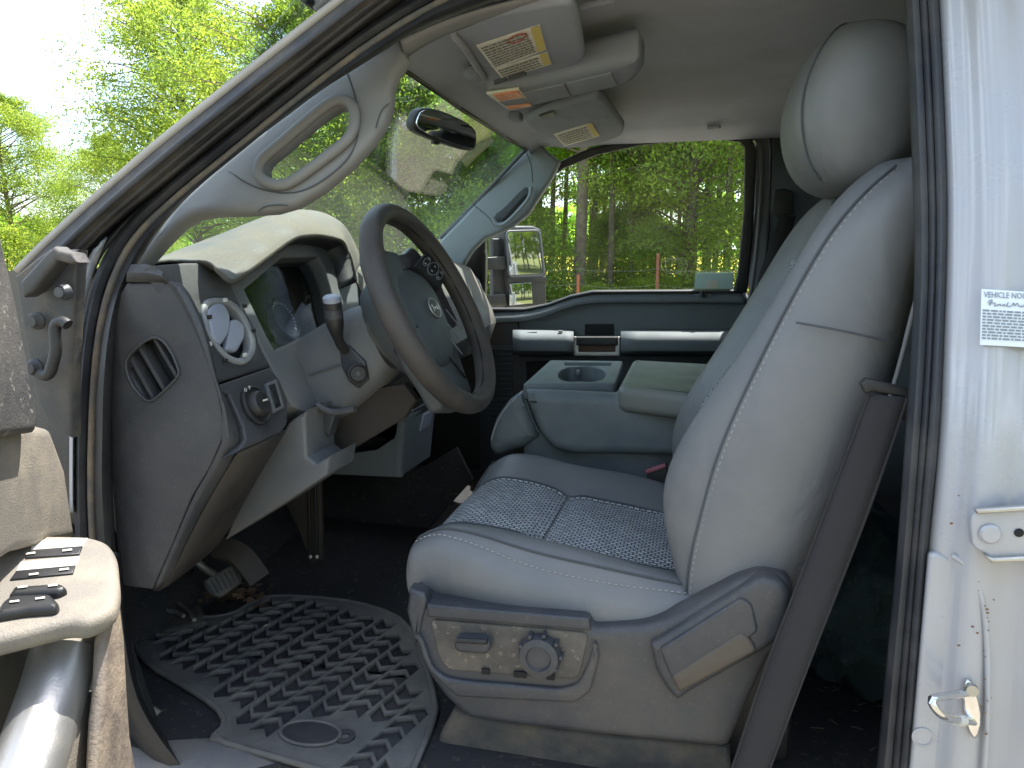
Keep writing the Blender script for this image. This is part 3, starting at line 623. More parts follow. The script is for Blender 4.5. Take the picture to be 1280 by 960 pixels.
plate('ignition_plate', [at(x, y, nb_y+.001) for x, y in [(424, 438), (436, 432), (456, 452), (460, 475), (448, 486), (436, 478), (426, 458)]], .008, M_shield, sc_, bev=.003)
lathe('column_hub', [(.060, 0), (.075, .03), (.078, .055), (.060, .075), (0, .075)], WC-wn*.105, wn, mat('worn_hub', srgb('#5f615c'), .5, dust=srgb('#4b4a45'), damt=.8, dscale=12, bump=.4), sc_)
st = smooth_path([at(431, 437, .325), at(424, 428, .30), at(419, 408, .285), at(415, 374, .275)], 24, 2)
stk = tube('turn_stalk', st, .011, M_black, truck, n=14, scale=[.75+.55*min(1, max(0, (i-8)/6)) for i in range(24)], upv=(0, 1, 0))
dv = (st[-1]-st[-2]).normalized()
lathe('stalk_cap', [(.0145, -.004), (.0145, .003), (.011, .006), (0, .0065)], st[-1], dv, M_vane, stk, 18)  # bluish light on the cap is put into its pale colour
lathe('stalk_ring', [(.0148, 0), (.0148, .014)], st[-1]-dv*.030, dv, M_shield, stk, 18)

# the wheel
Rc = .176
wheel = empty('steering_wheel', WC); wheel.parent = truck; wheel.location = WC-truck.location
rim = [WP_(Rc*math.sin(t), Rc*math.cos(t)) for t in np.linspace(0, 2*math.pi, 97)[:-1]]
bm_rows = []
for i, p in enumerate(rim):
    t = 2*math.pi*i/96; rad = (wb*math.sin(t)+wa*math.cos(t)); bump = .0012*math.sin(11*t)*(abs(math.cos(t)) > .25)
    wob = 1.0
    bm_rows.append([p+rad*((.0165*wob+bump*(math.cos(a) < 0))*math.cos(a))+wn*(.0195*wob*math.sin(a)) for a in [2*math.pi*k/16 for k in range(16)]])
grid('wheel_rim', bm_rows, M_wheel, wheel, closed_u=True, closed_v=True)
tube('rim_seam', [WP_((Rc-.0158)*math.sin(t), (Rc-.0158)*math.cos(t), .004) for t in np.linspace(0, 2*math.pi, 97)[:-1]], .0013, M_gap, wheel, n=6, closed=True, upv=wn)
# airbag cover: soft shield with a domed face, recessed a little behind the rim
out = [(-.085, -.072), (-.05, -.087), (.05, -.087), (.085, -.072), (.100, -.03), (.090, .02), (.072, .065), (.042, .098), (-.042, .098), (-.072, .065), (-.090, .02), (-.100, -.03)]
oc_ = chaikin([Vector((a, b, 0)) for a, b in out], 2)
rows = [[WP_(p.x*k, p.y*k, h) for p in oc_] for k, h in ((.85, -.085), (1.0, -.06), (1.02, -.040), (1.0, -.028), (.94, -.019), (.80, -.011), (.5, -.003), (.2, .0), (.02, .0003))]
hub = grid('airbag_cover', rows, M_hub, wheel, closed_u=True, cap=True)
M_spoke = mat('spoke_plastic', srgb('#37343a'), .42, dust=srgb('#55504c'), damt=.4, dscale=7, bump=.2)
for sg in (-1, 1):
    plate('spoke', [WP_(sg*u, v, -.016-.004*sg) for u, v in [(.0, -.112), (.05, -.116), (.105, -.132), (.138, -.100), (.158, -.04), (.157, .030), (.140, .036), (.120, .030), (.088, .045), (.05, .0)]], .020, M_spoke if sg > 0 else M_hub, wheel, bev=.012, bres=4, face=wn, rnd=.012)
plate('lower_spoke', [WP_(u, v, -.026) for u, v in [(-.100, .03), (-.06, .07), (.06, .07), (.100, .03), (.104, .08), (.088, .12), (.080, .160), (.0, .176), (-.080, .160), (-.088, .12), (-.104, .08)]], .03, M_hub, wheel, bev=.010, bres=3, face=wn, rnd=.01)
def fw_(x, y, h): return on(x, y, wn, WC, h)
pad_r = [fw_(x, y, -.004) for x, y in [(520, 332), (534.5, 315), (560, 340), (551, 362)]]
def mir(p): d = p-WC; return p-wb*(2*d.dot(wb))
for sg in (1,):
    q4 = pad_r if sg > 0 else [mir(p) for p in pad_r]
    bp_ = plate('button_pad', q4, .012, M_gap, wheel, bev=.003, face=wn, rnd=.006)
    e1, e2 = (q4[2]-q4[1]), (q4[0]-q4[1])
    for a, b, r_x, r_y in ((.18, .45, .10, .26), (.50, .50, .19, .36), (.82, .52, .10, .26)):
        c = q4[1]+e1*a+e2*b+wn*.001
        tube('button_outline', [c+e1*(r_x*math.cos(t))+e2*(r_y*math.sin(t)) for t in np.linspace(0, 2*math.pi, 22, endpoint=False)], .0008, M_inkblue, bp_, n=5, closed=True, upv=wn)
        for k in (-.15, .15):
            m0 = c+e2*k; tube('button_mark', [m0-e1*.03+wn*.0004, m0+e1*.03+wn*.0004], .0008, M_white, bp_, n=5, upv=wn)
em = [WP_(.022*math.cos(t), .0175*math.sin(t), .003) for t in np.linspace(0, 2*math.pi, 32, endpoint=False)]
eo = plate('oval_emblem', em, .005, M_hub, wheel, bev=.001, face=wn)
tube('emblem_rim', em, .0014, M_satin, eo, n=8, closed=True, upv=wn)
tube('emblem_script', smooth_path([WP_(a, b, .0035) for a, b in [(-.013, -.003), (-.008, -.007), (-.006, .004), (-.010, .007), (-.004, -.002), (.0, .003), (.004, -.003), (.008, .004), (.012, -.006), (.011, .005), (.015, .001)]], 60, 1), .0007, M_satin, eo, n=6, upv=wn)
for (a, b) in (((557.5, 387), (576, 410)), ((558, 403), (577, 426)), ((558.5, 419), (578, 443))):
    tube('cover_groove', [fw_(*a, -.007), fw_((a[0]+b[0])/2, (a[1]+b[1])/2, -.009), fw_(*b, -.014)], .0012, M_inkblue, hub, n=6, upv=wn)
tube('cover_seam', smooth_path([fw_(x, y, h) for x, y, h in [(505, 399, -.018), (515, 404, -.014), (533, 417, -.012), (552, 437, -.014), (567, 453, -.018), (582, 472, -.024)]], 40), .0018, M_gap, hub, n=6, upv=wn)
tube('cover_seam', smooth_path([fw_(x, y, h) for x, y, h in [(485, 343, -.024), (500, 338, -.020), (518, 335, -.020)]], 20), .0014, M_gap, hub, n=6, upv=wn)
for (x, y) in ((532, 430), (540, 439), (548, 447), (553, 452)):
    tube('scuff_mark', [fw_(x-3, y-4, -.0245), fw_(x+1, y, -.0245), fw_(x+4, y+1, -.0245)], .0008, M_inkblue, hub, n=5, upv=wn)
# ---------------- driver seat
def set_uv(o, f):
    me = o.data; uv = me.uv_layers.new(name='UVMap')
    for l in me.loops: uv.data[l.index].uv = f(me.vertices[l.vertex_index].co)
seat = empty('driver_seat', (0, .43, .70)); seat.parent = truck; seat.location = Vector((0, .43, .70))-truck.location
X0, X1, Y0, Y1 = -.425, .07, .185, .675
def topz(x, y):
    s = (x-X0)/(X1-X0); t = (y-.43)/.245
    z = .992-.062*s
    bol = max(0, abs(t)-.50)/.50
    z += (.020+.024*math.sin(math.pi*min(1, max(0, s*.9+.05))))*(math.sin(min(1, bol*1.05)*math.pi*.62))*(1.0 if t > 0 else .75)
    z -= .010*math.exp(-((s-.40)/.035)**2)*(abs(t) < .58)
    z += .010*math.exp(-((s-.22)/.15)**2)
    z -= .045*max(0, 1-s/.16)**2.2            # front roll
    z -= .030*max(0, (abs(t)-.86)/.14)**2
    z += .0025*math.sin(23*x+11*y)*math.sin(17*y)
    return z
def foot(u, v):
    c = .16
    return (X0+X1)/2+(X1-X0)/2*u*math.sqrt(1-c*v*v), .43+.245*v*math.sqrt(1-c*u*u)
n = 29; G = [[None]*n for _ in range(n)]
bm = bmesh.new()
for i in range(n):
    for j in range(n):
        x, y = foot(-1+2*i/(n-1), -1+2*j/(n-1)); G[i][j] = bm.verts.new((x, y, topz(x, y)))
for i in range(n-1):
    for j in range(n-1): bm.faces.new((G[i][j], G[i+1][j], G[i+1][j+1], G[i][j+1]))
per = [G[0][j] for j in range(n)]+[G[i][n-1] for i in range(1, n)]+[G[n-1][j] for j in range(n-2, -1, -1)]+[G[i][0] for i in range(n-2, 0, -1)]
prev = per; cc = Vector(((X0+X1)/2, .43, 0)); per_co = [v.co.copy() for v in per]
for d, z, k in ((.010, -.007, 0), (.017, -.030, 0), (.016, -.055, 0), (.006, -.080, 0), (-.03, -.095, 0)):
    cur = []
    for c in per_co:
        o = Vector((c.x-cc.x, c.y-cc.y, 0)); e = Vector((o.x/.26, o.y/.25, 0)); e = Vector((math.copysign(abs(e.x)**3, e.x), math.copysign(abs(e.y)**3, e.y), 0)).normalized()
        wr = .0018*math.sin(31*c.x+19*c.y)
        zf = z*(1.0+.25*max(0, min(1, (-c.x-.2)/.2)))
        cur.append(bm.verts.new(c+e*(d+wr)+Vector((0, 0, zf))))
    m = len(cur)
    for i in range(m): bm.faces.new((prev[i], prev[(i+1) % m], cur[(i+1) % m], cur[i]))
    prev = cur
cushion = from_bm('seat_cushion', bm, M_leather, seat, 60); subsurf(cushion, 1)
# woven insert follows the same surface
rows = []
for i in range(40):
    s = .012+.93*i/39; x = X0+s*(X1-X0)+.012; ya = .275+.03*min(1, s*3)-.005*s; yb = .560-.02*max(0, s-.6); row = []
    for j in range(25):
        y = ya+(yb-ya)*j/24; edge = min(j, 24-j)/24; row.append(Vector((x, y, topz(x, y)+.0015+.0025*min(1, edge*7))))
    rows.append(row)
ins = grid('seat_insert', rows, M_woven, seat, sharp=0); set_uv(ins, lambda c: (c.x, c.y))
for ya in (0, 24):
    tube('insert_seam', [r[ya]+Vector((0, 0, .0002)) for r in rows], .0016, M_seam, cushion, n=6)
tube('insert_seam', [p+Vector((0, 0, .0005)) for p in rows[15]], .0015, M_seam, cushion, n=6)
def nearseam(v=-.94, h=.0012): return [Vector((*foot(-.985+1.93*i/60, v), topz(*foot(-.985+1.93*i/60, v))+h)) for i in range(61)]
tube('welt_seam', nearseam(-.925, .0), .0016, M_seam, cushion, n=6)
stitches('seat_stitching', nearseam(-.985, .0025), M_stitch, cushion, .0045, .004, .0006)
fe = [Vector((*foot(-.97, -.97+1.94*i/40), topz(*foot(-.97, -.97+1.94*i/40))+.001)) for i in range(41)]
tube('front_welt', fe, .0015, M_seam, cushion, n=6)

# backrest
zs = [.90, .95, 1.0, 1.08, 1.16, 1.27, 1.36, 1.44, 1.49, 1.525, 1.545]
Cx = [-.0, -.012, -.035, -.055, -.030, .042, .095, .135, .165, .205, .24]
Sx = [.0, .002, .004, .020, .037, .078, .117, .157, .195, .235, .26]
Rx = [.11, .135, .157, .188, .215, .238, .252, .268, .278, .283, .285]
Wk = [.97, 1.0, 1.0, 1.0, 1.0, 1.0, .985, .96, .92, .84, .70]
def back_ring(k):
    z, C, S_, Rr, w = zs[k], Cx[k], Sx[k], Rx[k], Wk[k]; s = (.034 if k < 7 else .020) if k < 9 else .008
    P = [(.188, Rr), (.176, (S_*.4+Rr*.6)), (.180, S_*.75+Rr*.25), (.196, S_+.004), (.203, S_-.004), (.222, (S_+C)/2-.006), (.252, C), (.30, C+s*.7), (.335, C+s*1.5), (.43, C+s*2), (.525, C+s*1.5), (.56, C+s*.7), (.608, C), (.638, (S_+C)/2-.006), (.657, S_-.004), (.664, S_+.004), (.682, (S_*.6+Rr*.4)), (.672, Rr), (.56, Rr+.03), (.43, Rr+.036), (.30, Rr+.03)]
    return [Vector((x, .43+(y-.43)*w, z)) for y, x in P]
BR = [back_ring(k) for k in range(len(zs))]
back = grid('backrest', BR, M_leather, seat, closed_u=True, cap=True, sharp=0); subsurf(back, 2)
def bpath(idx, off, k0=1, k1=10, mixi=None):
    L = []
    for k in range(k0, k1):
        p = BR[k][idx] if mixi is None else BR[k][idx]*.5+BR[k][mixi]*.5
        L.append(p+Vector(off))
    return smooth_path(L, 80, 2)
sp1 = bpath(4, (-.0005, -.0012, 0), 0, 10)
tube('back_seam', sp1, .0016, M_seam, back, n=6)
stitches('back_stitching', [p+Vector((.006, -.0025, 0)) for p in sp1], M_stitch, back, .005, .004, .0005)
hs_ = [at(995, 403, .183), at(1030, 409, .172), at(1075, 418, .17), at(1112, 427, .18)]
tube('side_seam', smooth_path(hs_, 30), .0014, M_seam, back, n=6)
tube('rear_piping', smooth_path([BR[k][0]+Vector((.0, -.004, 0)) for k in range(2, 9)], 60), .003, M_leather, back, n=8)
# woven insert on the backrest
rows = []
for k in np.linspace(1.25, 6.6, 36):
    a = int(k); t = k-a; r = [BR[a][i]*(1-t)+BR[min(a+1, 10)][i]*t for i in range(21)]; q = resample([r[8], r[9], r[10]], 13)
    rows.append([p+Vector((-.010, 0, .004)) for p in q])
bi = grid('back_insert', rows, M_woven, seat, sharp=0); set_uv(bi, lambda c: (c.z, c.y))
sl_ = [at(x, y, .255)+Vector((-.007, -.002, 0)) for x, y in [(963, 388), (972, 391), (966, 408), (955, 428), (943, 441), (945, 428), (954, 408)]]
bi2 = plate('back_insert', sl_, .004, M_woven, seat, bev=.0008); set_uv(bi2, lambda c: (c.z, c.x))
# headrest
hz = [1.508, 1.520, 1.545, 1.59, 1.64, 1.685, 1.715, 1.732, 1.739]
hx0 = [.178, .150, .126, .111, .110, .128, .150, .172, .19]; hx1 = [.235, .262, .282, .297, .300, .290, .272, .248, .225]; hw = [.085, .118, .136, .145, .146, .140, .122, .092, .05]
HR = []
for z, a, b, w in zip(hz, hx0, hx1, hw):
    f = lambda v, e=.62: math.copysign(abs(v)**e, v); ring = []
    for j in range(24):
        t = 2*math.pi*j/24; ring.append(Vector(((a+b)/2+(b-a)/2*f(math.cos(t), .8), .43+w*f(math.sin(t)), z-.004*math.sin(t)**2)))
    HR.append(ring)
hr = grid('headrest', HR, M_leather, seat, closed_u=True, cap=True, sharp=0); subsurf(hr, 2)
hsm = smooth_path([HR[k][14 if k < 8 else 14]*.55+HR[k][15]*.45+Vector((0, -.0015, 0)) for k in range(1, 9)], 70, 2)
tube('headrest_seam', hsm, .0014, M_seam, hr, n=6)
stitches('headrest_stitching', [p+Vector((.005, -.002, 0)) for p in hsm], M_stitch, hr, .0045, .004, .0006)
for y in (.38, .48): tube('headrest_post', [Vector((.20, y, 1.45)), Vector((.205, y, 1.54))], .007, M_black, hr)

# base and side shield
YS = .150
sh = [(511, 738), (507, 765), (517, 810), (535, 847), (557, 876), (585, 901), (630, 908), (730, 920), (910, 938), (935, 880), (962, 822), (982, 808), (988, 775), (994, 740), (984, 724), (950, 717), (920, 727), (865, 760), (830, 777), (805, 783), (740, 786), (735, 773), (535, 755)]
shield = plate('side_shield', L3(sh, at, YS), .05, M_shield, seat, bev=.014, bres=4, rnd=.01)
plate('shield_front_cap', L3([(511, 736), (530, 742), (534, 756), (530, 770), (524, 800), (517, 808), (507, 765)], at, YS-.004), .03, M_shield, shield, bev=.008, bres=3)
plate('switch_ledge', L3([(533, 756), (737, 773), (738, 789), (534, 772)], at, YS-.009), .014, M_shield, shield, bev=.004, bres=3)
cpn = [(536, 774), (736, 791), (726, 840), (720, 850), (560, 838), (548, 822)]
plate('switch_panel', L3(cpn, at, YS-.003), .012, mat('scuffed_shield_plastic', srgb('#474543'), .5, dust=srgb('#736b62'), damt=.8, dscale=12, bump=.3, speck=srgb('#b0a698'), speck_amt=.35, sscale=90), shield, bev=.003, rnd=.012)
arc = [(519, 790), (528, 800), (540, 835), (556, 848), (580, 852), (700, 862), (722, 856), (735, 830), (744, 800), (749, 822), (738, 866), (718, 880), (640, 876), (570, 872), (546, 850), (528, 826)]
plate('shield_step', L3(arc, at, YS-.007), .012, M_shield, shield, bev=.005, bres=3, rnd=.008)
plate('adjust_switch', L3([(567, 803), (572, 797), (606, 799), (613, 806), (611, 816), (606, 819), (573, 817), (567, 812)], at, YS-.022), .020, M_shield, shield, bev=.006, bres=3, rnd=.006)
tube('adjust_top', [at(571, 800, YS-.024), at(609, 802, YS-.024)], .004, M_black, shield, n=8)
lathe('recline_knob', [(.030, -.002), (.030, .010), (.027, .016), (.018, .018), (.016, .013), (0, .013)], at(676, 817, YS-.004), (0, -1, .05), M_shield, shield)
for i in range(9):
    t = 2*math.pi*i/9; box('knob_rib', at(676, 817, YS-.012)+Vector((.029*math.cos(t), 0, .029*math.sin(t))), (.006, .016, .006), M_shield, shield, bev=.002)
for x, y, w in ((607, 840, 5), (650, 844, 8), (688, 847, 5)): plate('shield_hole', L3([(x-w, y-4), (x+w, y-3), (x+w, y+4), (x-w, y+3)], at, YS-.0075), .003, M_gap, shield, bev=.0005)
arm = [(812, 806), (822, 802), (925, 738), (950, 722), (978, 728), (990, 745), (984, 775), (975, 800), (955, 815), (860, 868), (848, 878), (838, 870), (820, 842)]
ra = plate('recliner_cover', L3(arm, at, YS-.014), .035, M_shield, shield, bev=.010, bres=4, rnd=.008)
plate('recliner_recess', L3([(826, 816), (925, 750), (937, 800), (862, 852), (850, 855)], at, YS-.012), .004, M_gap, ra, bev=.001, rnd=.006) if False else None
plate('recliner_flap', L3([(824, 812), (926, 748), (940, 756), (948, 790), (852, 858), (838, 846)], at, YS-.019), .010, M_shield, ra, bev=.004, bres=3, rnd=.006)
plate('recliner_handle', L3([(838, 846), (926, 791), (938, 800), (947, 815), (858, 862), (850, 868)], at, YS-.022), .012, mat('brown_handle_plastic', srgb('#4b443d'), .5, dust=srgb('#6a5f52'), damt=.5, dscale=8), ra, bev=.005, rnd=.006)
plate('seat_riser', L3([(565, 890), (640, 905), (740, 917), (912, 934), (916, 990), (540, 985), (537, 955), (548, 920)], at, YS+.03), .06, M_rubber2, seat, bev=.012)
box('seat_base', (-.10, .42, .80), (.50, .40, .20), M_black, seat, bev=.02)
plate('seat_hinge_cover', [Vector((.02, .19, .92)), Vector((.16, .19, .93)), Vector((.19, .19, 1.02)), Vector((.13, .19, 1.03))], .46, M_shield, seat, bev=.01, face=(0, -1, 0))
bk = plate('buckle', L3([(808, 590), (833, 580), (836, 600), (812, 640)], at, .69), .02, M_black, seat, bev=.004)
plate('buckle_button', L3([(806, 588), (831, 580), (833, 584), (808, 593)], at, .685), .012, M_red, bk, bev=.002)

# ---------------- safety belt
bl_l = [(1087, 492), (1069, 540), (1030, 642), (995, 735), (960, 824), (915, 960), (885, 1050)]; bl_r = [(1134, 497), (1119, 545), (1082, 648), (1047, 737), (1012, 826), (962, 960), (930, 1050)]
ra_ = smooth_path([at(x, y, .135-.006*i) for i, (x, y) in enumerate(bl_l)], 40); rb_ = smooth_path([at(x, y, .125-.006*i) for i, (x, y) in enumerate(bl_r)], 40)
belt = grid('seat_belt', [ra_, [a*.66+b*.34+Vector((0, -.002, 0)) for a, b in zip(ra_, rb_)], [a*.33+b*.67+Vector((0, -.002, 0)) for a, b in zip(ra_, rb_)], rb_], M_belt, truck, thick=.0022, sharp=60)
for rr in (ra_, rb_): tube('belt_edge', [p+Vector((0, -.001, 0)) for p in rr], .0016, M_belt, belt, n=6)
bg_ = plate('belt_guide', L3([(1076, 480), (1084, 473), (1142, 487), (1142, 528), (1128, 525), (1131, 497), (1092, 490), (1082, 493)], at, .128), .016, M_black, truck, bev=.004, bres=3)
plate('guide_bar', L3([(1090, 498), (1130, 508), (1128, 522), (1087, 512)], at, .132), .006, M_black, bg_, bev=.002)

# ---------------- B-pillar: seal, painted jamb, sticker, striker, hinge plate
B_l = [(1130, -40), (1133, 0), (1138, 100), (1144, 240), (1146, 330), (1142, 430), (1134, 540), (1124, 690), (1110, 830), (1098, 960), (1090, 1040)]
B_r = [(1171, -40), (1173, 0), (1179, 100), (1184, 240), (1183, 330), (1179, 440), (1174, 540), (1159, 690), (1149, 830), (1139, 960), (1131, 1040)]
prof_ = [(0, .03), (.06, .005), (.2, -.004), (.34, -.002), (.40, .004), (.46, -.001), (.56, -.004), (.62, -.001), (.66, .002), (.72, -.004), (.82, -.006), (.90, .0), (1, .014)]
bs = grid('door_seal', [smooth_path([ap(x, y, o) for x, y in mid(B_l, B_r, t)], 50, 1) for t, o in prof_], M_rubber, truck, thick=.004, sharp=60)
jr = []
for dx, o in ((0, .010), (4, .002), (12, -.004), (26, -.006), (38, -.012), (50, -.022), (66, -.026), (84, -.020), (100, -.012), (118, -.016), (150, -.03), (210, -.045), (320, -.05)):
    L = [(1164+dx, -170), (1171+dx, -60), (1179+dx, 100), (1184+dx, 240), (1183+dx, 330), (1179+dx, 440), (1172+dx, 580), (1160+dx, 690), (1150+dx, 830), (1138+dx, 970), (1131+dx, 1060)]
    jr.append(smooth_path([ap(x, y, o) for x, y in L], 50, 1))
jamb = grid('door_jamb', jr, M_paint, truck, thick=.004, sharp=60); subsurf(jamb, 1)
plate('jamb_step', [ap(x, y, -.010) for x, y in [(1162, 692), (1176, 692), (1196, 702), (1202, 716), (1202, 800), (1196, 900), (1190, 985), (1136, 985), (1150, 830)]], .012, M_paint, jamb, bev=.005, bres=3, rnd=.01)
tube('jamb_crease', smooth_path([ap(x, y, -.013-.013*min(1, i/3)) for i, (x, y) in enumerate([(1190, 694), (1205, 703), (1219, 722), (1229, 752), (1234, 800), (1235, 860), (1233, 930), (1228, 1000)])], 60), .003, M_paint, jamb, n=10)
hb = plate('hinge_plate', [ap(x, y, -.040) for x, y in [(1213, 650), (1219, 639), (1300, 634), (1300, 700), (1242, 702), (1230, 692), (1216, 684)]], .012, M_paint, jamb, bev=.003, bres=3, rnd=.006)
plate('hinge_edge', [ap(x, y, -.046) for x, y in [(1219, 637), (1300, 632), (1300, 638), (1222, 643)]], .008, M_satin, hb, bev=.002)
plate('hinge_edge', [ap(x, y, -.046) for x, y in [(1230, 694), (1242, 698), (1300, 695), (1300, 702), (1240, 704)]], .008, M_satin, hb, bev=.002)
lathe('bolt_head', [(.0, .004), (.008, .004), (.010, .002), (.010, 0)], ap(1237, 667, -.041), (0, -1, 0), M_paint, hb, 20)
lathe('bolt_hole', [(.0, .001), (.004, .001), (.0045, 0)], ap(1274, 666, -.041), (0, -1, 0), M_gap, hb, 16)
sb = plate('striker', chaikin([ap(x, y, -.032) for x, y in [(1207, 852), (1213, 850), (1222, 870), (1228, 900), (1222, 924), (1214, 922), (1205, 895), (1203, 866)]], 1), .006, M_chrome, truck, bev=.002)
sl = [ap(1209, 866, -.032), ap(1190, 869, -.05), ap(1168, 872, -.075), ap(1163, 876, -.08), ap(1172, 890, -.08), ap(1182, 897, -.075), ap(1200, 900, -.05), ap(1222, 903, -.022)]
tube('striker_loop', smooth_path(sl, 40, 1), .0042, M_chrome, sb, n=12)
lathe('striker_roller', [(.0058, 0), (.0058, .014)], ap(1196, 900, -.056), ap(1210, 901, -.038)-ap(1196, 900, -.056), M_white, sb, 14)
lathe('striker_screw', [(0, .004), (.006, .004), (.007, 0)], ap(1214, 862, -.034), (0, -1, .1), M_metal, sb, 14)
lathe('jamb_plug', [(.011, 0), (.011, .001), (.009, .0015), (.009, .0005), (0, .0005)], ap(1153, 921, -.0105), (0, -1, 0), M_paint, jamb, 20)
r_ = random.Random(5)
bm = bmesh.new()
for i in range(26):
    y = r_.uniform(715, 930); x = 1231+r_.gauss(0, 4)+(3 if y > 850 else 0)-(8 if y < 745 else 0); 
    if r_.random() < .25: x, y = r_.uniform(1185, 1275), r_.uniform(600, 900)
    c = on(x, y, (0, 1, 0), ap(x, y, -.0255)); c = ap(x, y, -.031); s = r_.uniform(.0006, .0014)
    bm.faces.new([bm.verts.new(c+Vector((s*math.cos(t)*1.3, 0, s*math.sin(t)))) for t in [k*math.pi/3 for k in range(6)]])
tag(from_bm('paint_chip', bm, M_rust, jamb, 0), kind='stuff')  # small chips in the jamb paint, coloured brown
sq = [ap(1225, 431, -.0285), ap(1318, 436, -.0285), ap(1318, 367, -.0285), ap(1227, 361, -.0285)]
stk_ = plate('notice_sticker', sq, .0012, mat('sticker_white', srgb('#d4dade'), .4), jamb, bev=.0002)
M4 = basis(quadpt(sq, .03, .85, .0008), sq[1]-sq[0], sq[3]-sq[0])
text_mesh('sticker_text', 'VEHICLE NOISE EMISSION', .0085, M_inkblue, stk_, M4, .0001, sx=.72)
rr_ = random.Random(2); rc = []
for i in range(10):
    v = .60-.055*i; u = .02
    while u < .95:
        l = rr_.uniform(.03, .10); rc.append((u, v, min(u+l, .98), v+.030)); u += l+.018
lines_mesh('sticker_print', sq, rc, M_inkblue, stk_, off=.0008)
script = [(0, .5), (.03, .95), (.08, 1), (.05, .6), (.03, .0), (.02, .5), (.10, .55), (.13, .35), (.10, .1), (.14, .0), (.17, .45), (.16, .1), (.21, .5), (.20, .1), (.25, .3), (.28, .5), (.25, .1), (.30, .15), (.34, 1), (.30, .1), (.38, .1), (.42, .9), (.43, .1), (.48, .9), (.50, .1), (.55, .45), (.52, .1), (.57, .2), (.61, .9), (.59, .1), (.65, .4), (.63, .05), (.69, .4), (.70, .1), (.76, .9), (.73, .2), (.80, .15), (.84, .5), (.82, .1), (.90, .4)]
tube('sticker_script', smooth_path([quadpt(sq, .09+u*.85, .70+v*.11, .0009) for u, v in script], 160, 1), .0004, M_inkblue, stk_, n=5)

# ---------------- floor pan, firewall, sill, pedals
flo = grid('floor_carpet', [[Vector((x, y, .68+(.0 if x > -1.0 else (-1.0-x)*1.2)+.03*math.exp(-((y-.9)/.16)**2))) for y in np.linspace(.06, 1.74, 40)] for x in (-1.30, -1.2, -1.1, -1.0, -.8, -.5, -.2, .1, .5, .9, 1.3)], M_carpet, truck, thick=.01)
grid('firewall', [[Vector((-1.22, y, .7)) for y in (.05, .9, 1.75)], [Vector((-1.30, y, 1.0)) for y in (.05, .9, 1.75)], [Vector((-1.24, y, 1.33)) for y in (.05, .9, 1.75)]], M_carpet, truck, thick=.02)
plate('kick_panel', [Vector((-1.28, .11, .70)), Vector((-.80, .11, .70)), Vector((-.88, .11, .98)), Vector((-1.2, .11, 1.2))], .02, M_black, truck, face=(0, 1, 0), bev=.004)
plate('tunnel_side', L3([(345, 640), (408, 596), (520, 590), (570, 560), (590, 600), (500, 700), (395, 720)], at, 1.02), .02, M_carpet, truck, bev=.005)
Ls = [(140, 880), (175, 905), (198, 916), (240, 920), (299, 926), (358, 941), (417, 960), (520, 992), (640, 1030)]
s0 = smooth_path([at(x, y, .11) for x, y in Ls], 40)
sill = grid('door_sill', [[p+Vector((0, .03, -.03)) for p in s0], s0, [p+Vector((.0, -.03, .006)) for p in s0], [p+Vector((0, -.075, .0)) for p in s0], [p+Vector((0, -.11, -.03)) for p in s0], [p+Vector((0, -.12, -.15)) for p in s0]], mat('sill_plastic', srgb('#5d6066'), .45, dust=srgb('#7e7568'), damt=.7, dscale=7, bump=.2), truck, thick=.006)
S_low_o = [(100, 690), (112, 760), (128, 840), (150, 905), (190, 960), (215, 1000)]; S_low_i = [(150, 690), (154, 735), (165, 835), (178, 880), (205, 925), (240, 965)]
grid('sill_seal', [smooth_path([ap(x, y, o) for x, y in mid(S_low_o, S_low_i, t)], 40) for t, o in ((0, .02), (.3, -.005), (.6, -.012), (.85, -.01), (1, .03))], M_black, truck, thick=.004)
pb = plate('parking_brake_pedal', [on(x, y, (.75, -.5, .45), at(285, 725, .40)) for x, y in [(254, 726), (296, 702), (304, 716), (303, 728), (276, 748), (262, 742)]], .02, M_rubber2, truck, bev=.005, rnd=.008)
for k in range(8):
    t = k/7; a = (258+40*t, 728-22*t); tube('pedal_rib', [on(a[0], a[1], (.75, -.5, .45), at(285, 725, .40), .002), on(a[0]+10-2*t, a[1]+15+4*t, (.75, -.5, .45), at(285, 725, .40), .002)], .0018, M_rubber, pb, n=6)
tube('pedal_lever', smooth_path([at(245, 702, .36), at(262, 715, .38), at(275, 722, .41)], 14), .007, M_metal, pb)
rows_ = smooth_path([at(x, y, .42) for x, y in [(272, 684), (295, 690), (308, 702), (324, 725)]], 20)
sweep('brake_pedal', rows_, [(-.022, -.006), (.022, -.006), (.022, .006), (-.022, .006)], mat('brown_pedal', srgb('#332f2b'), .6, dust=srgb('#4f473d'), damt=.6, dscale=12), truck, upv=(.6, -.5, .6))
ac = plate('accelerator_pedal', L3([(352, 622), (400, 596), (403, 700), (388, 704), (372, 660)], at, .62), .015, mat('brown_hump_trim', srgb('#2f2b29'), .6, dust=srgb('#4a4038'), damt=.6, dscale=9), truck, bev=.004)
for x in (386, 394):
    tube('pedal_rod', [at(x, 602, .61), at(x+2, 695, .61)], .003, M_black, ac); lathe('rod_end', [(0, .004), (.004, .003), (.005, 0)], at(x+2, 696, .608), (.2, -1, .2), M_metal, ac, 10)
frp = [atZ(x, y, .70) for x, y in [(180, 775), (205, 755), (232, 742), (256, 752), (262, 772), (230, 785), (195, 790)]]
plate('foot_rest', chaikin(frp, 1), .045, M_rubber2, truck, bev=.02, bres=4, face=(0, 0, 1))
for L in ([(178, 752), (215, 750), (235, 760), (243, 775)], [(178, 765), (215, 762), (230, 770)]):
    tube('sill_strip', smooth_path([atZ(x, y, .712) for x, y in L], 20), .004, M_satin, truck)

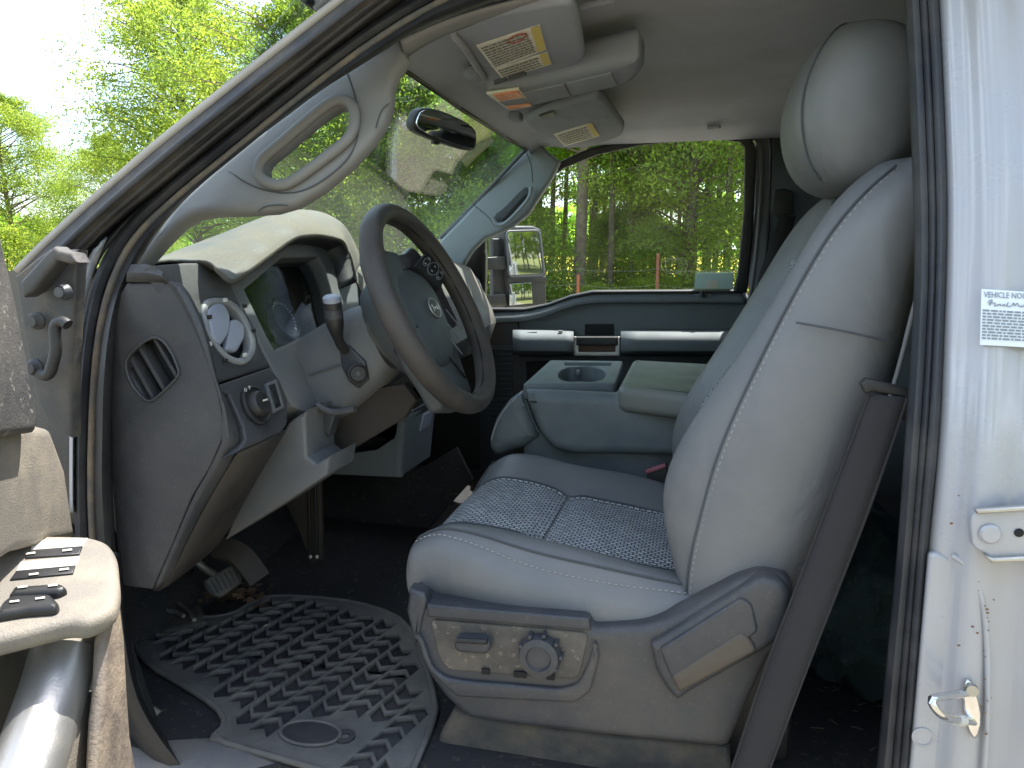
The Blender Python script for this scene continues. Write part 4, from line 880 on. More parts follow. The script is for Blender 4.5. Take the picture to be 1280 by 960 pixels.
# ---------------- passenger door
YP = 1.70
pd = empty('passenger_door', (0, YP, .9)); pd.parent = truck; pd.location = Vector((0, YP, .9))-truck.location
belt_px = [(585, 392), (620, 390), (655, 389), (682, 383), (705, 374), (728, 367), (760, 364.5), (918, 364), (932, 366), (938, 374), (936, 388)]
body = [at(x, y, YP) for x, y in belt_px]+[at(936, 420, YP), at(960, 560, YP), at(960, 640, YP), at(560, 640, YP), at(570, 470, YP)]
pp_ = plate('door_panel', body, .04, M_pdoor, pd, bev=.014, bres=4)
topl = smooth_path([at(x, y, YP+.01) for x, y in belt_px[:9]], 50, 1)
grid('belt_top', [[p+Vector((0, .03, -.006)) for p in topl], [p+Vector((0, .015, .004)) for p in topl], [p+Vector((0, -.012, .0)) for p in topl], [p+Vector((0, -.032, -.018)) for p in topl], [p+Vector((0, -.036, -.034)) for p in topl]], M_pdoor, pd, thick=.004)
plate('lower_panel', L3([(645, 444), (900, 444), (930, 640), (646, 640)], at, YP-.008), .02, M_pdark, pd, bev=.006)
plate('map_pocket', L3([(657, 452), (700, 450), (700, 500), (660, 510)], at, YP-.012), .01, M_gap, pd, bev=.004)
def armr(x0, x1, name):
    P = [at(x0, 413, YP-.045), at(x1, 413.5, YP-.045), at(x1, 424, YP-.072), at(x0, 423, YP-.072)]
    rows = []
    for (yy, dep) in ((411.5, .0), (413, .05), (416, .085), (422, .105), (428, .112), (438, .106), (441, .09), (442, .0)):
        rows.append([at(x, yy+.004*(x-x0), YP-dep) for x in np.linspace(x0, x1, 8)])
    return grid(name, rows, M_pdoor, pd, thick=.002)
armr(641, 717, 'armrest'); a2 = armr(776, 925, 'armrest')
plate('armrest_slot', L3([(659, 415.5), (671, 415), (671, 416.5), (659, 417)], at, YP-.086), .004, M_gap, pd, bev=.0005)
plate('lock_switch', L3([(698, 413), (703, 413), (703, 417), (698, 417)], at, YP-.088), .006, M_satin, pd, bev=.001)
plate('pull_pocket', L3([(731, 405), (767, 405), (767, 419), (731, 419)], at, YP-.004), .004, M_gap, pd, bev=.001)
dh = plate('door_handle', L3([(717, 421), (775, 421), (775, 445), (717, 445)], at, YP-.090), .02, M_satin, pd, holes=[L3([(723, 427), (769, 427), (769, 440), (723, 440)], at, YP-.090)], bev=.003)
plate('handle_lever', L3([(720, 421), (772, 421), (772, 432), (720, 432)], at, YP-.100), .02, M_black, dh, bev=.006, bres=3)
plate('handle_pocket', L3([(722, 427), (770, 427), (770, 441), (722, 441)], at, YP-.076), .006, mat('brown_pocket', srgb('#5b4336'), .6), dh, bev=.001)
tube('lock_pin', [at(878, 371, YP-.03), at(878, 363, YP-.03)], .008, M_black, pd, n=10)
plate('lock_bezel', L3([(868, 367), (890, 367), (893, 374), (866, 375)], at, YP-.022), .01, M_pdoor, pd, bev=.004)
# ribbed lower front of the door
for k in range(15):
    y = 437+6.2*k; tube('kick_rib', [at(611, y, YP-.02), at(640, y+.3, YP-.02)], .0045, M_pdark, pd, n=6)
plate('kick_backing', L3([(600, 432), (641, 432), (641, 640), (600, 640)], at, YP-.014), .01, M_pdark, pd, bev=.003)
# window frame and glass
win = [(606, 386), (655, 386), (685, 380), (712, 370), (740, 364), (917, 363), (922, 345), (930, 262), (931, 185), (925, 178), (905, 175), (860, 175.5), (800, 182), (745, 194), (705, 210), (686, 224), (664, 250), (636, 280), (606, 298)]
YG = 1.71
def wy(x, y): return on(x, y, (0, 1, .16), (0, YG, 1.30))
def wo(x, y): return on(x, y, (0, 1, .16), (0, YG-.03, 1.30))
outw = [(590, 391), (655, 389.5), (688, 383), (714, 373.5), (742, 367.5), (920, 366), (934, 366), (937, 345), (943, 262), (946, 188), (940, 172), (925, 166), (860, 164), (795, 172), (735, 186), (698, 203), (676, 220), (655, 248), (622, 284), (588, 300)]
plate('window_frame', [wo(x, y) for x, y in outw], .03, M_black, pd, holes=[[wo(x, y) for x, y in win]], bev=.006)
plate('window_glass', [on(x, y, (0, 1, .16), (0, YG, 1.30)) for x, y in [(592, 398), (925, 378), (938, 170), (800, 175), (690, 215), (592, 300)]], .004, M_glass, pd, bev=.0005)
plate('mirror_sail', [wo(x, y) for x, y in [(572, 335), (590, 306), (603, 299), (607, 320), (606, 388), (590, 392)]], .03, M_black, pd, bev=.004)
# bright aperture edge and passenger B-pillar trim
plate('pillar_trim', L3([(944, 172), (952, 168), (984, 166), (984, 235), (1004, 262), (1010, 420), (950, 420), (938, 378), (936, 350), (943, 262)], at, 1.665), .03, mat('pillar_trim_grey', srgb('#6d7076'), .6, dust=srgb('#7d7a76'), damt=.3), truck, bev=.006)
tube('door_seal', smooth_path([at(x, y, 1.63) for x, y in [(935, 385), (943, 340), (950, 262), (953, 190), (946, 172), (925, 167), (860, 166), (797, 173), (738, 187), (702, 203)]], 60, 1), .006, M_grey, truck)
tube('aperture_edge', smooth_path([at(x, y, 1.64) for x, y in [(948, 385), (956, 340), (962, 262), (964, 190), (962, 172)]], 40), .004, M_black, truck)
pb2 = plate('belt_anchor', L3([(968, 238), (980, 235), (992, 240), (993, 268), (972, 272), (964, 262)], at, 1.60), .02, M_black, truck, bev=.004)
grid('belt_strap', [[at(x, y, 1.60) for x, y in ((975, 270), (950, 340), (930, 420))], [at(x, y, 1.60) for x, y in ((995, 270), (975, 340), (960, 420))]], M_belt, pb2, thick=.002)
# passenger A-pillar trim
pap = [(664, 181), (673, 179), (700, 202), (690, 222), (676, 243), (660, 268), (640, 284), (620, 293), (606, 298), (590, 314), (575, 338), (545, 338), (532, 322), (550, 300), (575, 275), (615, 232), (645, 200)]
pa = plate('pillar_trim', L3(pap, at, 1.585), .04, mat('pillar_trim_teal', srgb('#7f888c'), .6, dust=srgb('#8a8c88'), damt=.25), truck, bev=.012, bres=3)
plate('handle_slot', chaikin(L3([(618, 268), (628, 262), (655, 234), (660, 234), (660, 243), (648, 258), (630, 276), (620, 278)], at, 1.583), 1), .004, M_pdark, pa, bev=.0005)
plate('handle_void', chaikin(L3([(626, 276), (630, 272), (657, 242), (660, 243), (655, 252), (630, 278)], at, 1.579), 1), .004, M_gap, pa, bev=.0005)
tube('grab_handle', smooth_path([at(x, y, 1.565) for x, y in [(616, 272), (620, 281), (630, 282), (650, 262), (663, 246), (664, 234)]], 30), .007, pa.data.materials[0], pa)
for L in ([(656, 186), (664, 205), (666, 228)], [(592, 256), (612, 272), (618, 282)]): tube('panel_gap', smooth_path([at(x, y, 1.5845) for x, y in L], 20), .0012, M_seam, pa, n=6)
# passenger door mirror
Mn = np.array([.80, -.60, .02]); MP = at(655, 330, 2.02)
def mq(x, y, o=0): return on(x, y, Mn, MP, o)
mr = plate('door_mirror', [mq(x, y) for x, y in [(632, 284), (640, 282), (667, 282), (677, 286), (680, 307), (684, 347), (684, 377), (680, 383), (637, 385), (634, 350)]], .10, M_black, truck, bev=.012, bres=3)
plate('mirror_glass', [mq(x, y, .004) for x, y in [(634, 290), (671, 289), (674, 293), (679, 342), (637, 344)]], .008, M_mirror, mr, bev=.001)
tube('mirror_bezel', rounded([mq(x, y, .004) for x, y in [(633, 289), (674, 288), (680, 344), (636, 346)]], .02), .004, M_grey, mr, closed=True)
plate('spot_glass', [mq(x, y, .004) for x, y in [(637, 355), (664, 353), (666, 379), (637, 382)]], .008, M_mirror, mr, bev=.001)
plate('mirror_rib', [mq(x, y, .006) for x, y in [(634, 347), (683, 345), (684, 352), (635, 353)]], .01, M_black, mr, bev=.003)
plate('mirror_post', [mq(x, y, -.02) for x, y in [(616, 298), (632, 298), (636, 384), (618, 384)]], .03, M_black, mr, bev=.006)
for y0, y1 in ((320, 337), (367, 382)): plate('mirror_arm', [mq(x, y, .0) for x, y in [(604, y0+2), (632, y0), (634, y1), (605, y1)]], .03, M_black, mr, bev=.005)

# ---------------- folding centre seat / console
con = empty('centre_console', (-.1, .9, .9)); con.parent = truck; con.location = Vector((-.1, .9, .9))-truck.location
side = [(654, 488), (767, 493), (772, 491), (842, 500), (872, 505), (872, 575), (834, 571), (714, 569), (690, 562), (678, 550), (670, 535), (660, 510)]
plate('console_body', L3(side, at, .725), .05, M_leather2, con, bev=.022, bres=4, rnd=.01)
box('console_core', (-.17, .94, .95), (.40, .34, .20), M_leather2, con, bev=.02)
zt = 1.150
cup = [(697, 469), (700, 462), (709, 458.5), (720, 458.5), (728, 457.5), (742, 457.5), (754, 461), (758, 467), (753, 474), (738, 477.5), (724, 476), (712, 477), (702, 474)]
q_ = [(653, 480), (687, 450), (779, 451), (769, 479)]
tpz = lambda x, y: atZ(x, y, zt)
plate('cup_tray', L3(q_, tpz), .035, M_leather2 if False else mat('console_plastic', srgb('#626b70'), .5, dust=srgb('#777975'), damt=.35, bump=.2, bscale=600), con, holes=[chaikin(L3(cup, tpz), 2), L3([(706, 452.5), (764, 453), (763, 457), (706, 456.5)], tpz)], bev=.006, bres=3, face=(0, 0, 1), rnd=.012)
cw_ = chaikin(L3(cup, tpz), 2)
grid('cup_wall', [[p+Vector((0, 0, -.004)) for p in cw_], [p*.97+sum(cw_, Vector())/len(cw_)*.03+Vector((0, 0, -.07)) for p in cw_]], MATS['console_plastic'], con, closed_u=True)
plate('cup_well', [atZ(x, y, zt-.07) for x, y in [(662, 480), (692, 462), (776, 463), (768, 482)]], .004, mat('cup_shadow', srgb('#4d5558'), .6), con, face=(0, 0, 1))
tube('cup_divider', smooth_path([atZ(x, y, zt-.012) for x, y in [(720, 459), (723, 463), (722, 466)]], 16), .005, MATS['console_plastic'], con, upv=(0, 0, 1))
lid = [(771, 483), (790, 449), (900, 455), (880, 494)]
plate('armrest_lid', [atZ(x, y, zt+.008) for x, y in lid], .055, mat('worn_armrest', srgb('#6c716f'), .42, dust=srgb('#807c70'), damt=.6, dscale=7, bump=.1), con, bev=.018, bres=4, face=(0, 0, 1), rnd=.02)
fr = [(651, 489), (632, 503), (617, 525), (609, 550), (610, 564), (618, 572), (652, 562), (671, 549), (668, 535), (659, 510)]
plate('console_front', L3(fr, at, .74), .36, M_leather2, con, bev=.03, bres=5, rnd=.01)
tube('front_seam', smooth_path(L3([(646, 497), (632, 509), (620, 530), (614, 550)], at, .738), 30), .0014, M_stitch, con, n=6)
tube('corner_seam', smooth_path(L3([(657, 500), (664, 520), (673, 540)], at, .722), 30), .002, M_seam, con, n=6)
box('console_base', (-.15, .95, .82), (.50, .45, .26), M_carpet, con, bev=.02)

grid('rear_quarter_filler', [[Vector((.20, 1.68, 1.28)), Vector((1.30, 1.68, 1.28))], [Vector((.20, 1.62, 1.80)), Vector((1.30, 1.60, 1.80))]], M_pdark, truck, thick=.02)  # unseen opaque panel, added so the rear-view mirror reflects dark
# ---------------- the rest of the cab shell (behind the seat)
for y, s in ((.10, 1), (1.72, -1)):
    grid('rear_side_wall', [[Vector((.33, y, .60)), Vector((1.30, y, .60))], [Vector((.33, y, 1.30)), Vector((1.30, y, 1.30))]], M_pdoor, truck, thick=.05)
    plate('rear_pillar', [Vector((.95, y, 1.28)), Vector((1.32, y, 1.28)), Vector((1.30, y+.12*s, 1.84)), Vector((1.02, y+.12*s, 1.84))], .05, M_trim, truck, face=(0, s, 0))
plate('quarter_window', [Vector((.40, .075, 1.30)), Vector((1.0, .075, 1.30)), Vector((1.04, .19, 1.80)), Vector((.38, .19, 1.80))], .005, M_tint, truck, face=(0, -1, 0), bev=.001)
plate('rear_window', [Vector((1.28, .20, 1.34)), Vector((1.28, 1.60, 1.34)), Vector((1.26, 1.52, 1.82)), Vector((1.26, .28, 1.82))], .005, M_tint, truck, face=(-1, 0, 0), bev=.001)
plate('passenger_kick_panel', [Vector((-1.28, 1.69, .55)), Vector((-.55, 1.69, .55)), Vector((-.60, 1.69, 1.22)), Vector((-1.28, 1.69, 1.3))], .02, M_black, truck, face=(0, -1, 0))
grid('rear_wall', [[Vector((1.30, .05, .60)), Vector((1.30, 1.75, .60))], [Vector((1.30, .05, 1.36)), Vector((1.30, 1.75, 1.36))]], M_trim, truck, thick=.05)
plate('pillar_trim', [Vector((.30, .14, .70)), Vector((.44, .14, .70)), Vector((.44, .14, 1.30)), Vector((.42, .30, 1.80)), Vector((.30, .30, 1.80)), Vector((.30, .14, 1.30))], .03, M_trim, truck, face=(0, 1, 0), bev=.005) if False else None

# ---------------- driver door, swung open
dd = Vector((.42, -.91, 0)).normalized(); dn = Vector((.91, .42, 0)).normalized()
drv = empty('driver_door', (-.70, -.2, .9)); drv.parent = truck; drv.location = Vector((-.70, -.2, .9))-truck.location
def dp(x, y, p0, n=(dn.x, dn.y, 0)): return on(x, y, n, p0)
P_arm = atZ(146, 720, 1.12)
ztop = 1.12
topo = [(25, 667), (110, 668), (135, 675), (146, 692), (150, 738), (143, 762), (107, 779), (83, 777), (0, 798), (-60, 812), (-60, 735)]
TN = (.10, -.16, 1.0)
tt = lambda x, y, o=0: on(x, y, TN, P_arm, o)
ar = plate('armrest', L3(topo, tt), .020, M_dooru, drv, bev=.008, bres=4, face=(0, 0, 1), rnd=.012)
for L, m_, nm, o in (([(40, 675), (110, 672), (103, 682), (38, 687)], M_white, 'switch_bezel', .001), ([(37, 687), (103, 682), (99, 692), (31, 697)], M_black, 'lock_switch', .002), ([(25, 702), (100, 695), (95, 706), (20, 713)], M_white, 'switch_bezel', .001), ([(20, 713), (94, 706), (91, 716), (12, 724)], M_black, 'lock_switch', .002)):
    plate(nm, L3(L, tt, o), .006, m_, ar, bev=.001, face=(0, 0, 1))
for L in ([(9, 743), (17, 731), (76, 727), (84, 733), (74, 738)], [(-6, 764), (2, 750), (14, 742), (62, 740), (74, 752), (70, 759), (30, 762), (-6, 768)]):
    plate('window_switch', L3(L, tt, .008), .016, M_black, ar, bev=.005, face=(0, 0, 1), rnd=.003)
for x, y in ((38, 692), (84, 688), (42, 718), (80, 712), (28, 734), (66, 732), (18, 752), (50, 748)):
    plate('switch_mark', [tt(x-6, y+1, .0095 if y > 725 else .0035), tt(x+6, y-.5, .0095 if y > 725 else .0035), tt(x+6, y-2.5, .0095 if y > 725 else .0035), tt(x-6, y-1, .0095 if y > 725 else .0035)], .0004, M_white, ar, bev=0.0001, face=(0, 0, 1))
0 and tube('armrest_lip', smooth_path([tt(x, y, -.004) for x, y in [(-60, 818), (0, 803), (83, 783), (104, 785), (116, 800), (124, 838)]], 30), .005, M_dooru, ar)
lowp = [(150, 742), (157, 800), (160, 860), (164, 920), (180, 1010), (122, 1010), (127, 900), (131, 866), (134, 800), (141, 764)]
plate('door_edge', [dp(x, y, P_arm) for x, y in lowp], .012, mat('dirty_door_edge', srgb('#6b6158'), .6, dust=srgb('#9a8a74'), damt=.8, dscale=14, bump=.6, bscale=200), drv, bev=.008)
0 and plate('armrest_side', [dp(x, y, P_arm) for x, y in [(112, 782), (141, 766), (149, 742), (150, 800), (140, 850), (131, 872), (126, 860), (122, 815)]], .008, M_dooru, ar, bev=.003, bres=3)
P_sh = tuple(np.array(P_arm)-np.array(dn)*.02)
plate('door_shelf', [dp(x, y, P_sh) for x, y in [(96, 872), (128, 862), (120, 905), (108, 1010), (62, 1010)]], .03, M_dooru, drv, bev=.006)
P_b = tuple(np.array(P_arm)-np.array(dn)*.10)
plate('handle_pocket', [dp(x, y, P_b) for x, y in [(-60, 790), (130, 780), (135, 880), (90, 1010), (-60, 1010)]], .02, mat('pocket_dirty', srgb('#5d5a50'), .7, dust=srgb('#8b806c'), damt=.6, dscale=12), drv)
P_h = tuple(np.array(P_arm)-np.array(dn)*.045)
hpth = [dp(x, y, P_h) for x, y in [(82, 806), (75, 836), (63, 878), (47, 924), (30, 975), (18, 1012)]]
gh = sweep('grab_handle', smooth_path(hpth, 24), circ(.0275, 24), M_satin, drv, upv=tuple(dn), cap=True)
hd = (hpth[0]-hpth[1]).normalized()
lathe('handle_cap', [(.0275, -.006), (.031, -.002), (.031, .006), (.026, .012), (0, .014)], hpth[0], hd, M_chrome, gh)
P_u = tuple(np.array(P_arm)-np.array(dn)*.085)
plate('upper_panel', [dp(x, y, P_u) for x, y in [(-80, 535), (40, 528), (66, 535), (84, 585), (97, 672), (22, 690), (-80, 760)]], .05, M_dooru, drv, bev=.012, bres=3)
P_t = tuple(np.array(P_arm)-np.array(dn)*.07)
plate('belt_trim', [dp(x, y, P_t) for x, y in [(-80, 150), (-10, 250), (4, 295), (24, 385), (40, 468), (49, 520), (47, 541), (-80, 556)]], .03, mat('speckled_black', srgb('#3c3c3e'), .6, dust=srgb('#6b655c'), damt=.6, dscale=9, bump=.4, speck=srgb('#b0aaa0'), speck_amt=.5, sscale=110), drv, bev=.008)
hinge = Vector((-.86, -.06, 0)); a0 = hinge+dd*.14-dn*.17; a1 = hinge+dd*1.12-dn*.17
plate('outer_skin', [Vector((a0.x, a0.y, .62)), Vector((a1.x, a1.y, .62)), Vector((a1.x, a1.y, 1.30)), Vector((a0.x, a0.y, 1.30))], .08, M_paint, drv, face=tuple(-dn), bev=.015)
# bonnet and front wings ahead of the windscreen
rows = []
for i in range(16):
    t = i/15; x = -1.16-1.15*t; row = []
    for j in range(21):
        s = -1+2*j/20; z = 1.245+.075*(1-abs(s)**4)-.10*t*t-.05*max(0, abs(s)-.9)*8+.015*math.exp(-((abs(s)-.55)/.12)**2)
        row.append(Vector((x, .92+.98*s, z)))
    rows.append(row)
grid('bonnet', rows, M_paint, truck, thick=.01)
for y in (-.04, 1.86): grid('front_wing', [[Vector((-.95, y, .55)), Vector((-2.3, y, .55))], [Vector((-.95, y, 1.2)), Vector((-2.3, y, 1.12))]], M_paint, truck, thick=.04)
for x in np.linspace(.2, 1.5, 5): pass
tube('wiper', smooth_path([Vector((-1.15, .35, 1.27)), Vector((-1.09, .7, 1.32)), Vector((-1.07, 1.05, 1.34))], 20), .008, M_black, truck)
# bed and wheels, mostly out of sight
plate('cargo_bed', [Vector((1.36, -.04, .60)), Vector((3.4, -.04, .60)), Vector((3.4, -.04, 1.30)), Vector((1.36, -.04, 1.30))], 1.9, M_paint, truck, bev=.04, face=(0, -1, 0))
for x in (-1.55, 2.3):
    for y in (.02, 1.80):
        w = lathe('wheel', [(.22, -.12), (.38, -.12), (.40, -.08), (.40, .08), (.38, .12), (.22, .12), (.20, .05), (0, .05)], (x, y, .40), (0, 1, 0), M_rubber, truck, 36)
box('chassis', (.6, .9, .48), (4.2, .9, .18), M_gap, truck)
plate('outer_skin', [Vector((.33, .03, .58)), Vector((1.33, .03, .58)), Vector((1.33, .03, 1.30)), Vector((.42, .03, 1.30))], .03, M_paint, truck, face=(0, -1, 0))
plate('rocker_panel', [Vector((-.95, .02, .50)), Vector((1.33, .02, .50)), Vector((1.33, .02, .60)), Vector((-.95, .02, .60))], .06, M_paint, truck, face=(0, -1, 0))
plate('outer_skin', [Vector((-.95, 1.80, .55)), Vector((1.33, 1.80, .55)), Vector((1.33, 1.80, 1.28)), Vector((-.95, 1.80, 1.24))], .06, M_paint, truck, face=(0, 1, 0))

# ================================================================== LOOSE THINGS IN THE CAB
zm = .694
mo = [(165, 806), (176, 775), (215, 768), (250, 772), (290, 768), (318, 750), (345, 743), (420, 748), (470, 758), (508, 776), (528, 820), (547, 880), (540, 905), (505, 985), (440, 972), (345, 945), (262, 922), (283, 905), (272, 882), (220, 850), (188, 832)]
MO = [atZ(x, y, zm) for x, y in mo]
MI = [(p.x, p.y) for p in MO]
def inside(x, y, P):
    c = False; n = len(P); j = n-1
    for i in range(n):
        if (P[i][1] > y) != (P[j][1] > y) and x < (P[j][0]-P[i][0])*(y-P[i][1])/(P[j][1]-P[i][1])+P[i][0]: c = not c
        j = i
    return c
cen = np.mean(np.array(MI), axis=0)
shr = [tuple(cen+(np.array(p)-cen)*.982) for p in MI]
lg = atZ(388, 918, zm); gr = atZ(431, 922, zm)
holes = []; ca_, sa_ = math.cos(R(-14)), math.sin(R(-14)); px_, py_ = .046, .035
for a in range(-18, 19):
    for b in range(-18, 19):
        d = 1 if a % 2 else -1; h = []
        for (u, v) in ((-.0195, -.0138), (0, -.0138+.015*d), (.0195, -.0138), (.0195, .0138), (0, .0138+.015*d), (-.0195, .0138)):
            u, v = a*px_+u, b*py_+v+(.5*py_ if a % 2 else 0); h.append((cen[0]+ca_*u-sa_*v, cen[1]+sa_*u+ca_*v))
        if all(inside(x, y, shr) for x, y in h) and all((x-lg.x)**2/.055**2+(y-lg.y)**2/.036**2 > 1 and (x-gr.x)**2+(y-gr.y)**2 > .022**2 for x, y in h): holes.append(h)
matt = plate('floor_mat', MO, .009, M_mat, None, holes=[[Vector((x, y, zm)) for x, y in h] for h in holes], bev=.0015, bres=1, face=(0, 0, 1))
tag(matt, 'dusty black rubber mat with chevron tread on the driver floor', 'floor mat')
plate('mat_base', [p-Vector((0, 0, .009)) for p in MO], .004, M_matd, matt, bev=.0005, face=(0, 0, 1))
tube('mat_rim', chaikin([p+Vector((0, 0, -.002)) for p in MO], 1), .005, M_mat, matt, closed=True, upv=(0, 0, 1))
ov = [lg+Vector((.048*math.cos(t), .029*math.sin(t), .003)) for t in np.linspace(0, 2*math.pi, 40, endpoint=False)]
oo = plate('oval_badge', ov, .006, M_matd, matt, bev=.001, face=(0, 0, 1)); tube('badge_rim', ov, .0026, M_mat, oo, closed=True, upv=(0, 0, 1))
lathe('mat_eyelet', [(.016, 0), (.016, .004), (.013, .005), (.008, .004), (.007, -.002), (0, -.002)], gr, (0, 0, 1), M_matd, matt, 20)
# bag behind the seat
bc = at(1062, 760, .55); rows = []
from mathutils import noise as mnoise
for k in range(33):
    t = k/32; rr2 = math.sin(math.pi*(.06+.88*t))**.5; ring = []
    for j in range(56):
        a = 2*math.pi*j/56; v = Vector((math.cos(a)*1.2, math.sin(a)*1.2, t*2.2))
        f = abs(mnoise.noise(v*2.3))*.55+abs(mnoise.noise(v*5.1+Vector((3, 1, 0))))*.25; w = .78+f
        ring.append(Vector((bc.x+.115*rr2*w*math.cos(a)+.02*math.sin(4*t), bc.y+.17*rr2*w*math.sin(a), .69+.30*t+.03*mnoise.noise(v*1.7))))
    rows.append(ring)
bag = grid('cloth_bag', rows, M_bag, None, closed_u=True, cap=True, sharp=0)
tag(bag, 'crumpled dark teal cloth bag on the floor behind the driver seat', 'bag')
# yellowed paper on the windscreen behind the mirror
pw = plate('paper_sheet', [on(x, y, WN, WP, .028) for x, y in [(598, 150), (618, 176), (583, 209), (566, 186)]], .001, mat('yellowed_paper', srgb('#c9bd80'), .8, dust=srgb('#e5dfc0'), damt=.9, dscale=60, lo=.45, hi=.6), None, bev=.0002)
tag(pw, 'yellowed square of paper on the windshield behind the rear view mirror', 'paper')
# straw and leaf litter
def straw_bm(zone, n, seed, z=.688, L=(.015, .05)):
    r = random.Random(seed); bm = bmesh.new()
    for _ in range(n):
        x, y = r.uniform(zone[0], zone[1]), r.uniform(zone[2], zone[3]); a = r.uniform(0, math.pi); l = r.uniform(*L)
        box_bm(bm, (x, y, z+r.uniform(0, .006)), (l, .0007, .0007), Matrix.Rotation(a, 3, 'Z') @ Matrix.Rotation(r.uniform(-.2, .2), 3, 'Y'))
    return bm
M_straw = mat('straw', srgb('#7d715e'), .8)
for nm, zone, n_, sd in (('straw', (.18, .6, .2, .7), 70, 1), ('straw', (-.95, -.45, .50, .95), 36, 2)):
    s_ = from_bm(nm, straw_bm(zone, n_, sd, L=(.006, .022)), M_straw, None, 0)
    tag(s_, 'pale straw scattered on the black carpet '+('behind the driver seat' if sd == 1 else 'under the dash'), 'straw', kind='stuff')
r = random.Random(9); bm = bmesh.new(); c0 = atZ(297, 748, .70)
for _ in range(60):
    c = c0+Vector((r.gauss(0, .03), r.gauss(0, .025), r.uniform(0, .02))); s = r.uniform(.006, .014)
    bm.faces.new([bm.verts.new(c+Vector((s*math.cos(t)*r.uniform(.5, 1), s*math.sin(t), r.uniform(-.004, .006)))) for t in [k*math.pi/3 for k in range(6)]])
lf = from_bm('dry_leaves', bm, mat('dry_leaf', srgb('#5b4636'), .8, dust=srgb('#8c6f52'), damt=.6, dscale=30), None, 0)
tag(lf, 'small heap of dry brown leaves below the pedals', 'leaves', kind='stuff')
# ================================================================== OUTSIDE: ground, field, trees, fence
def ground_mat(name, c1, c2, c3, sc=.6):
    m = bpy.data.materials.new(name); m.use_nodes = True; n = m.node_tree; b = n.nodes['Principled BSDF']; L = n.links.new
    tc = n.nodes.new('ShaderNodeTexCoord')
    a = n.nodes.new('ShaderNodeTexNoise'); a.inputs['Scale'].default_value = sc; a.inputs['Detail'].default_value = 9; L(tc.outputs['Object'], a.inputs['Vector'])
    d = n.nodes.new('ShaderNodeTexNoise'); d.inputs['Scale'].default_value = 25; d.inputs['Detail'].default_value = 5; L(tc.outputs['Object'], d.inputs['Vector'])
    r = n.nodes.new('ShaderNodeValToRGB'); r.color_ramp.elements[0].position = .38; r.color_ramp.elements[1].position = .62; r.color_ramp.elements[0].color = c1+(1,); r.color_ramp.elements[1].color = c2+(1,); L(a.outputs['Fac'], r.inputs['Fac'])
    mx = n.nodes.new('ShaderNodeMixRGB'); mx.inputs['Color2'].default_value = c3+(1,); L(r.outputs['Color'], mx.inputs['Color1'])
    rp = n.nodes.new('ShaderNodeMapRange'); rp.inputs['From Min'].default_value = .45; rp.inputs['From Max'].default_value = .7; rp.inputs['To Max'].default_value = .7; L(d.outputs['Fac'], rp.inputs['Value']); L(rp.outputs['Result'], mx.inputs['Fac'])
    L(mx.outputs['Color'], b.inputs['Base Color']); b.inputs['Roughness'].default_value = .95; b.inputs['Specular IOR Level'].default_value = .1
    bp = n.nodes.new('ShaderNodeBump'); bp.inputs['Strength'].default_value = .6; bp.inputs['Distance'].default_value = .03; L(d.outputs['Fac'], bp.inputs['Height']); L(bp.outputs['Normal'], b.inputs['Normal'])
    return m
def disc(name, cx, cy, r, z, m, n=64, wob=0.0):
    bm = bmesh.new(); c = bm.verts.new((cx, cy, z)); V = [bm.verts.new((cx+r*(1+wob*math.sin(3*t+1)+wob*.6*math.sin(7*t))*math.cos(t), cy+r*(1+wob*math.sin(3*t+1)+wob*.6*math.sin(7*t))*math.sin(t), z)) for t in [2*math.pi*k/n for k in range(n)]]
    for i in range(n): bm.faces.new((c, V[i], V[(i+1) % n]))
    return from_bm(name, bm, m, None, 0)
tag(disc('ground', 0, 0, 2500, 0, ground_mat('grass_ground', (.10, .13, .035), (.17, .17, .06), (.22, .19, .09))), kind='structure')
tag(disc('dirt_track', 0, -.5, 7.5, .004, ground_mat('dry_dirt', (.26, .225, .175), (.20, .18, .13), (.30, .265, .21), 1.2), wob=.12), kind='structure')
fx = [(-160, 62), (-60, 55), (30, 55), (120, 70), (160, 330), (-220, 330)]
bm = bmesh.new()
for (xa, ya, za), (xb, yb, zb) in (((-260, 46, .006), (160, 46, .006)), ((-320, 75, .6), (260, 75, .6)), ((-500, 200, 4.6), (400, 200, 4.6))):
    bm.verts.new((xa, ya, za)); bm.verts.new((xb, yb, zb))
bm.verts.ensure_lookup_table()
for i in (0, 2): bm.faces.new([bm.verts[i], bm.verts[i+1], bm.verts[i+3], bm.verts[i+2]])
tag(from_bm('field', bm, ground_mat('ripe_field', (.46, .40, .05), (.54, .46, .06), (.36, .36, .06), .05), None, 0), kind='structure')

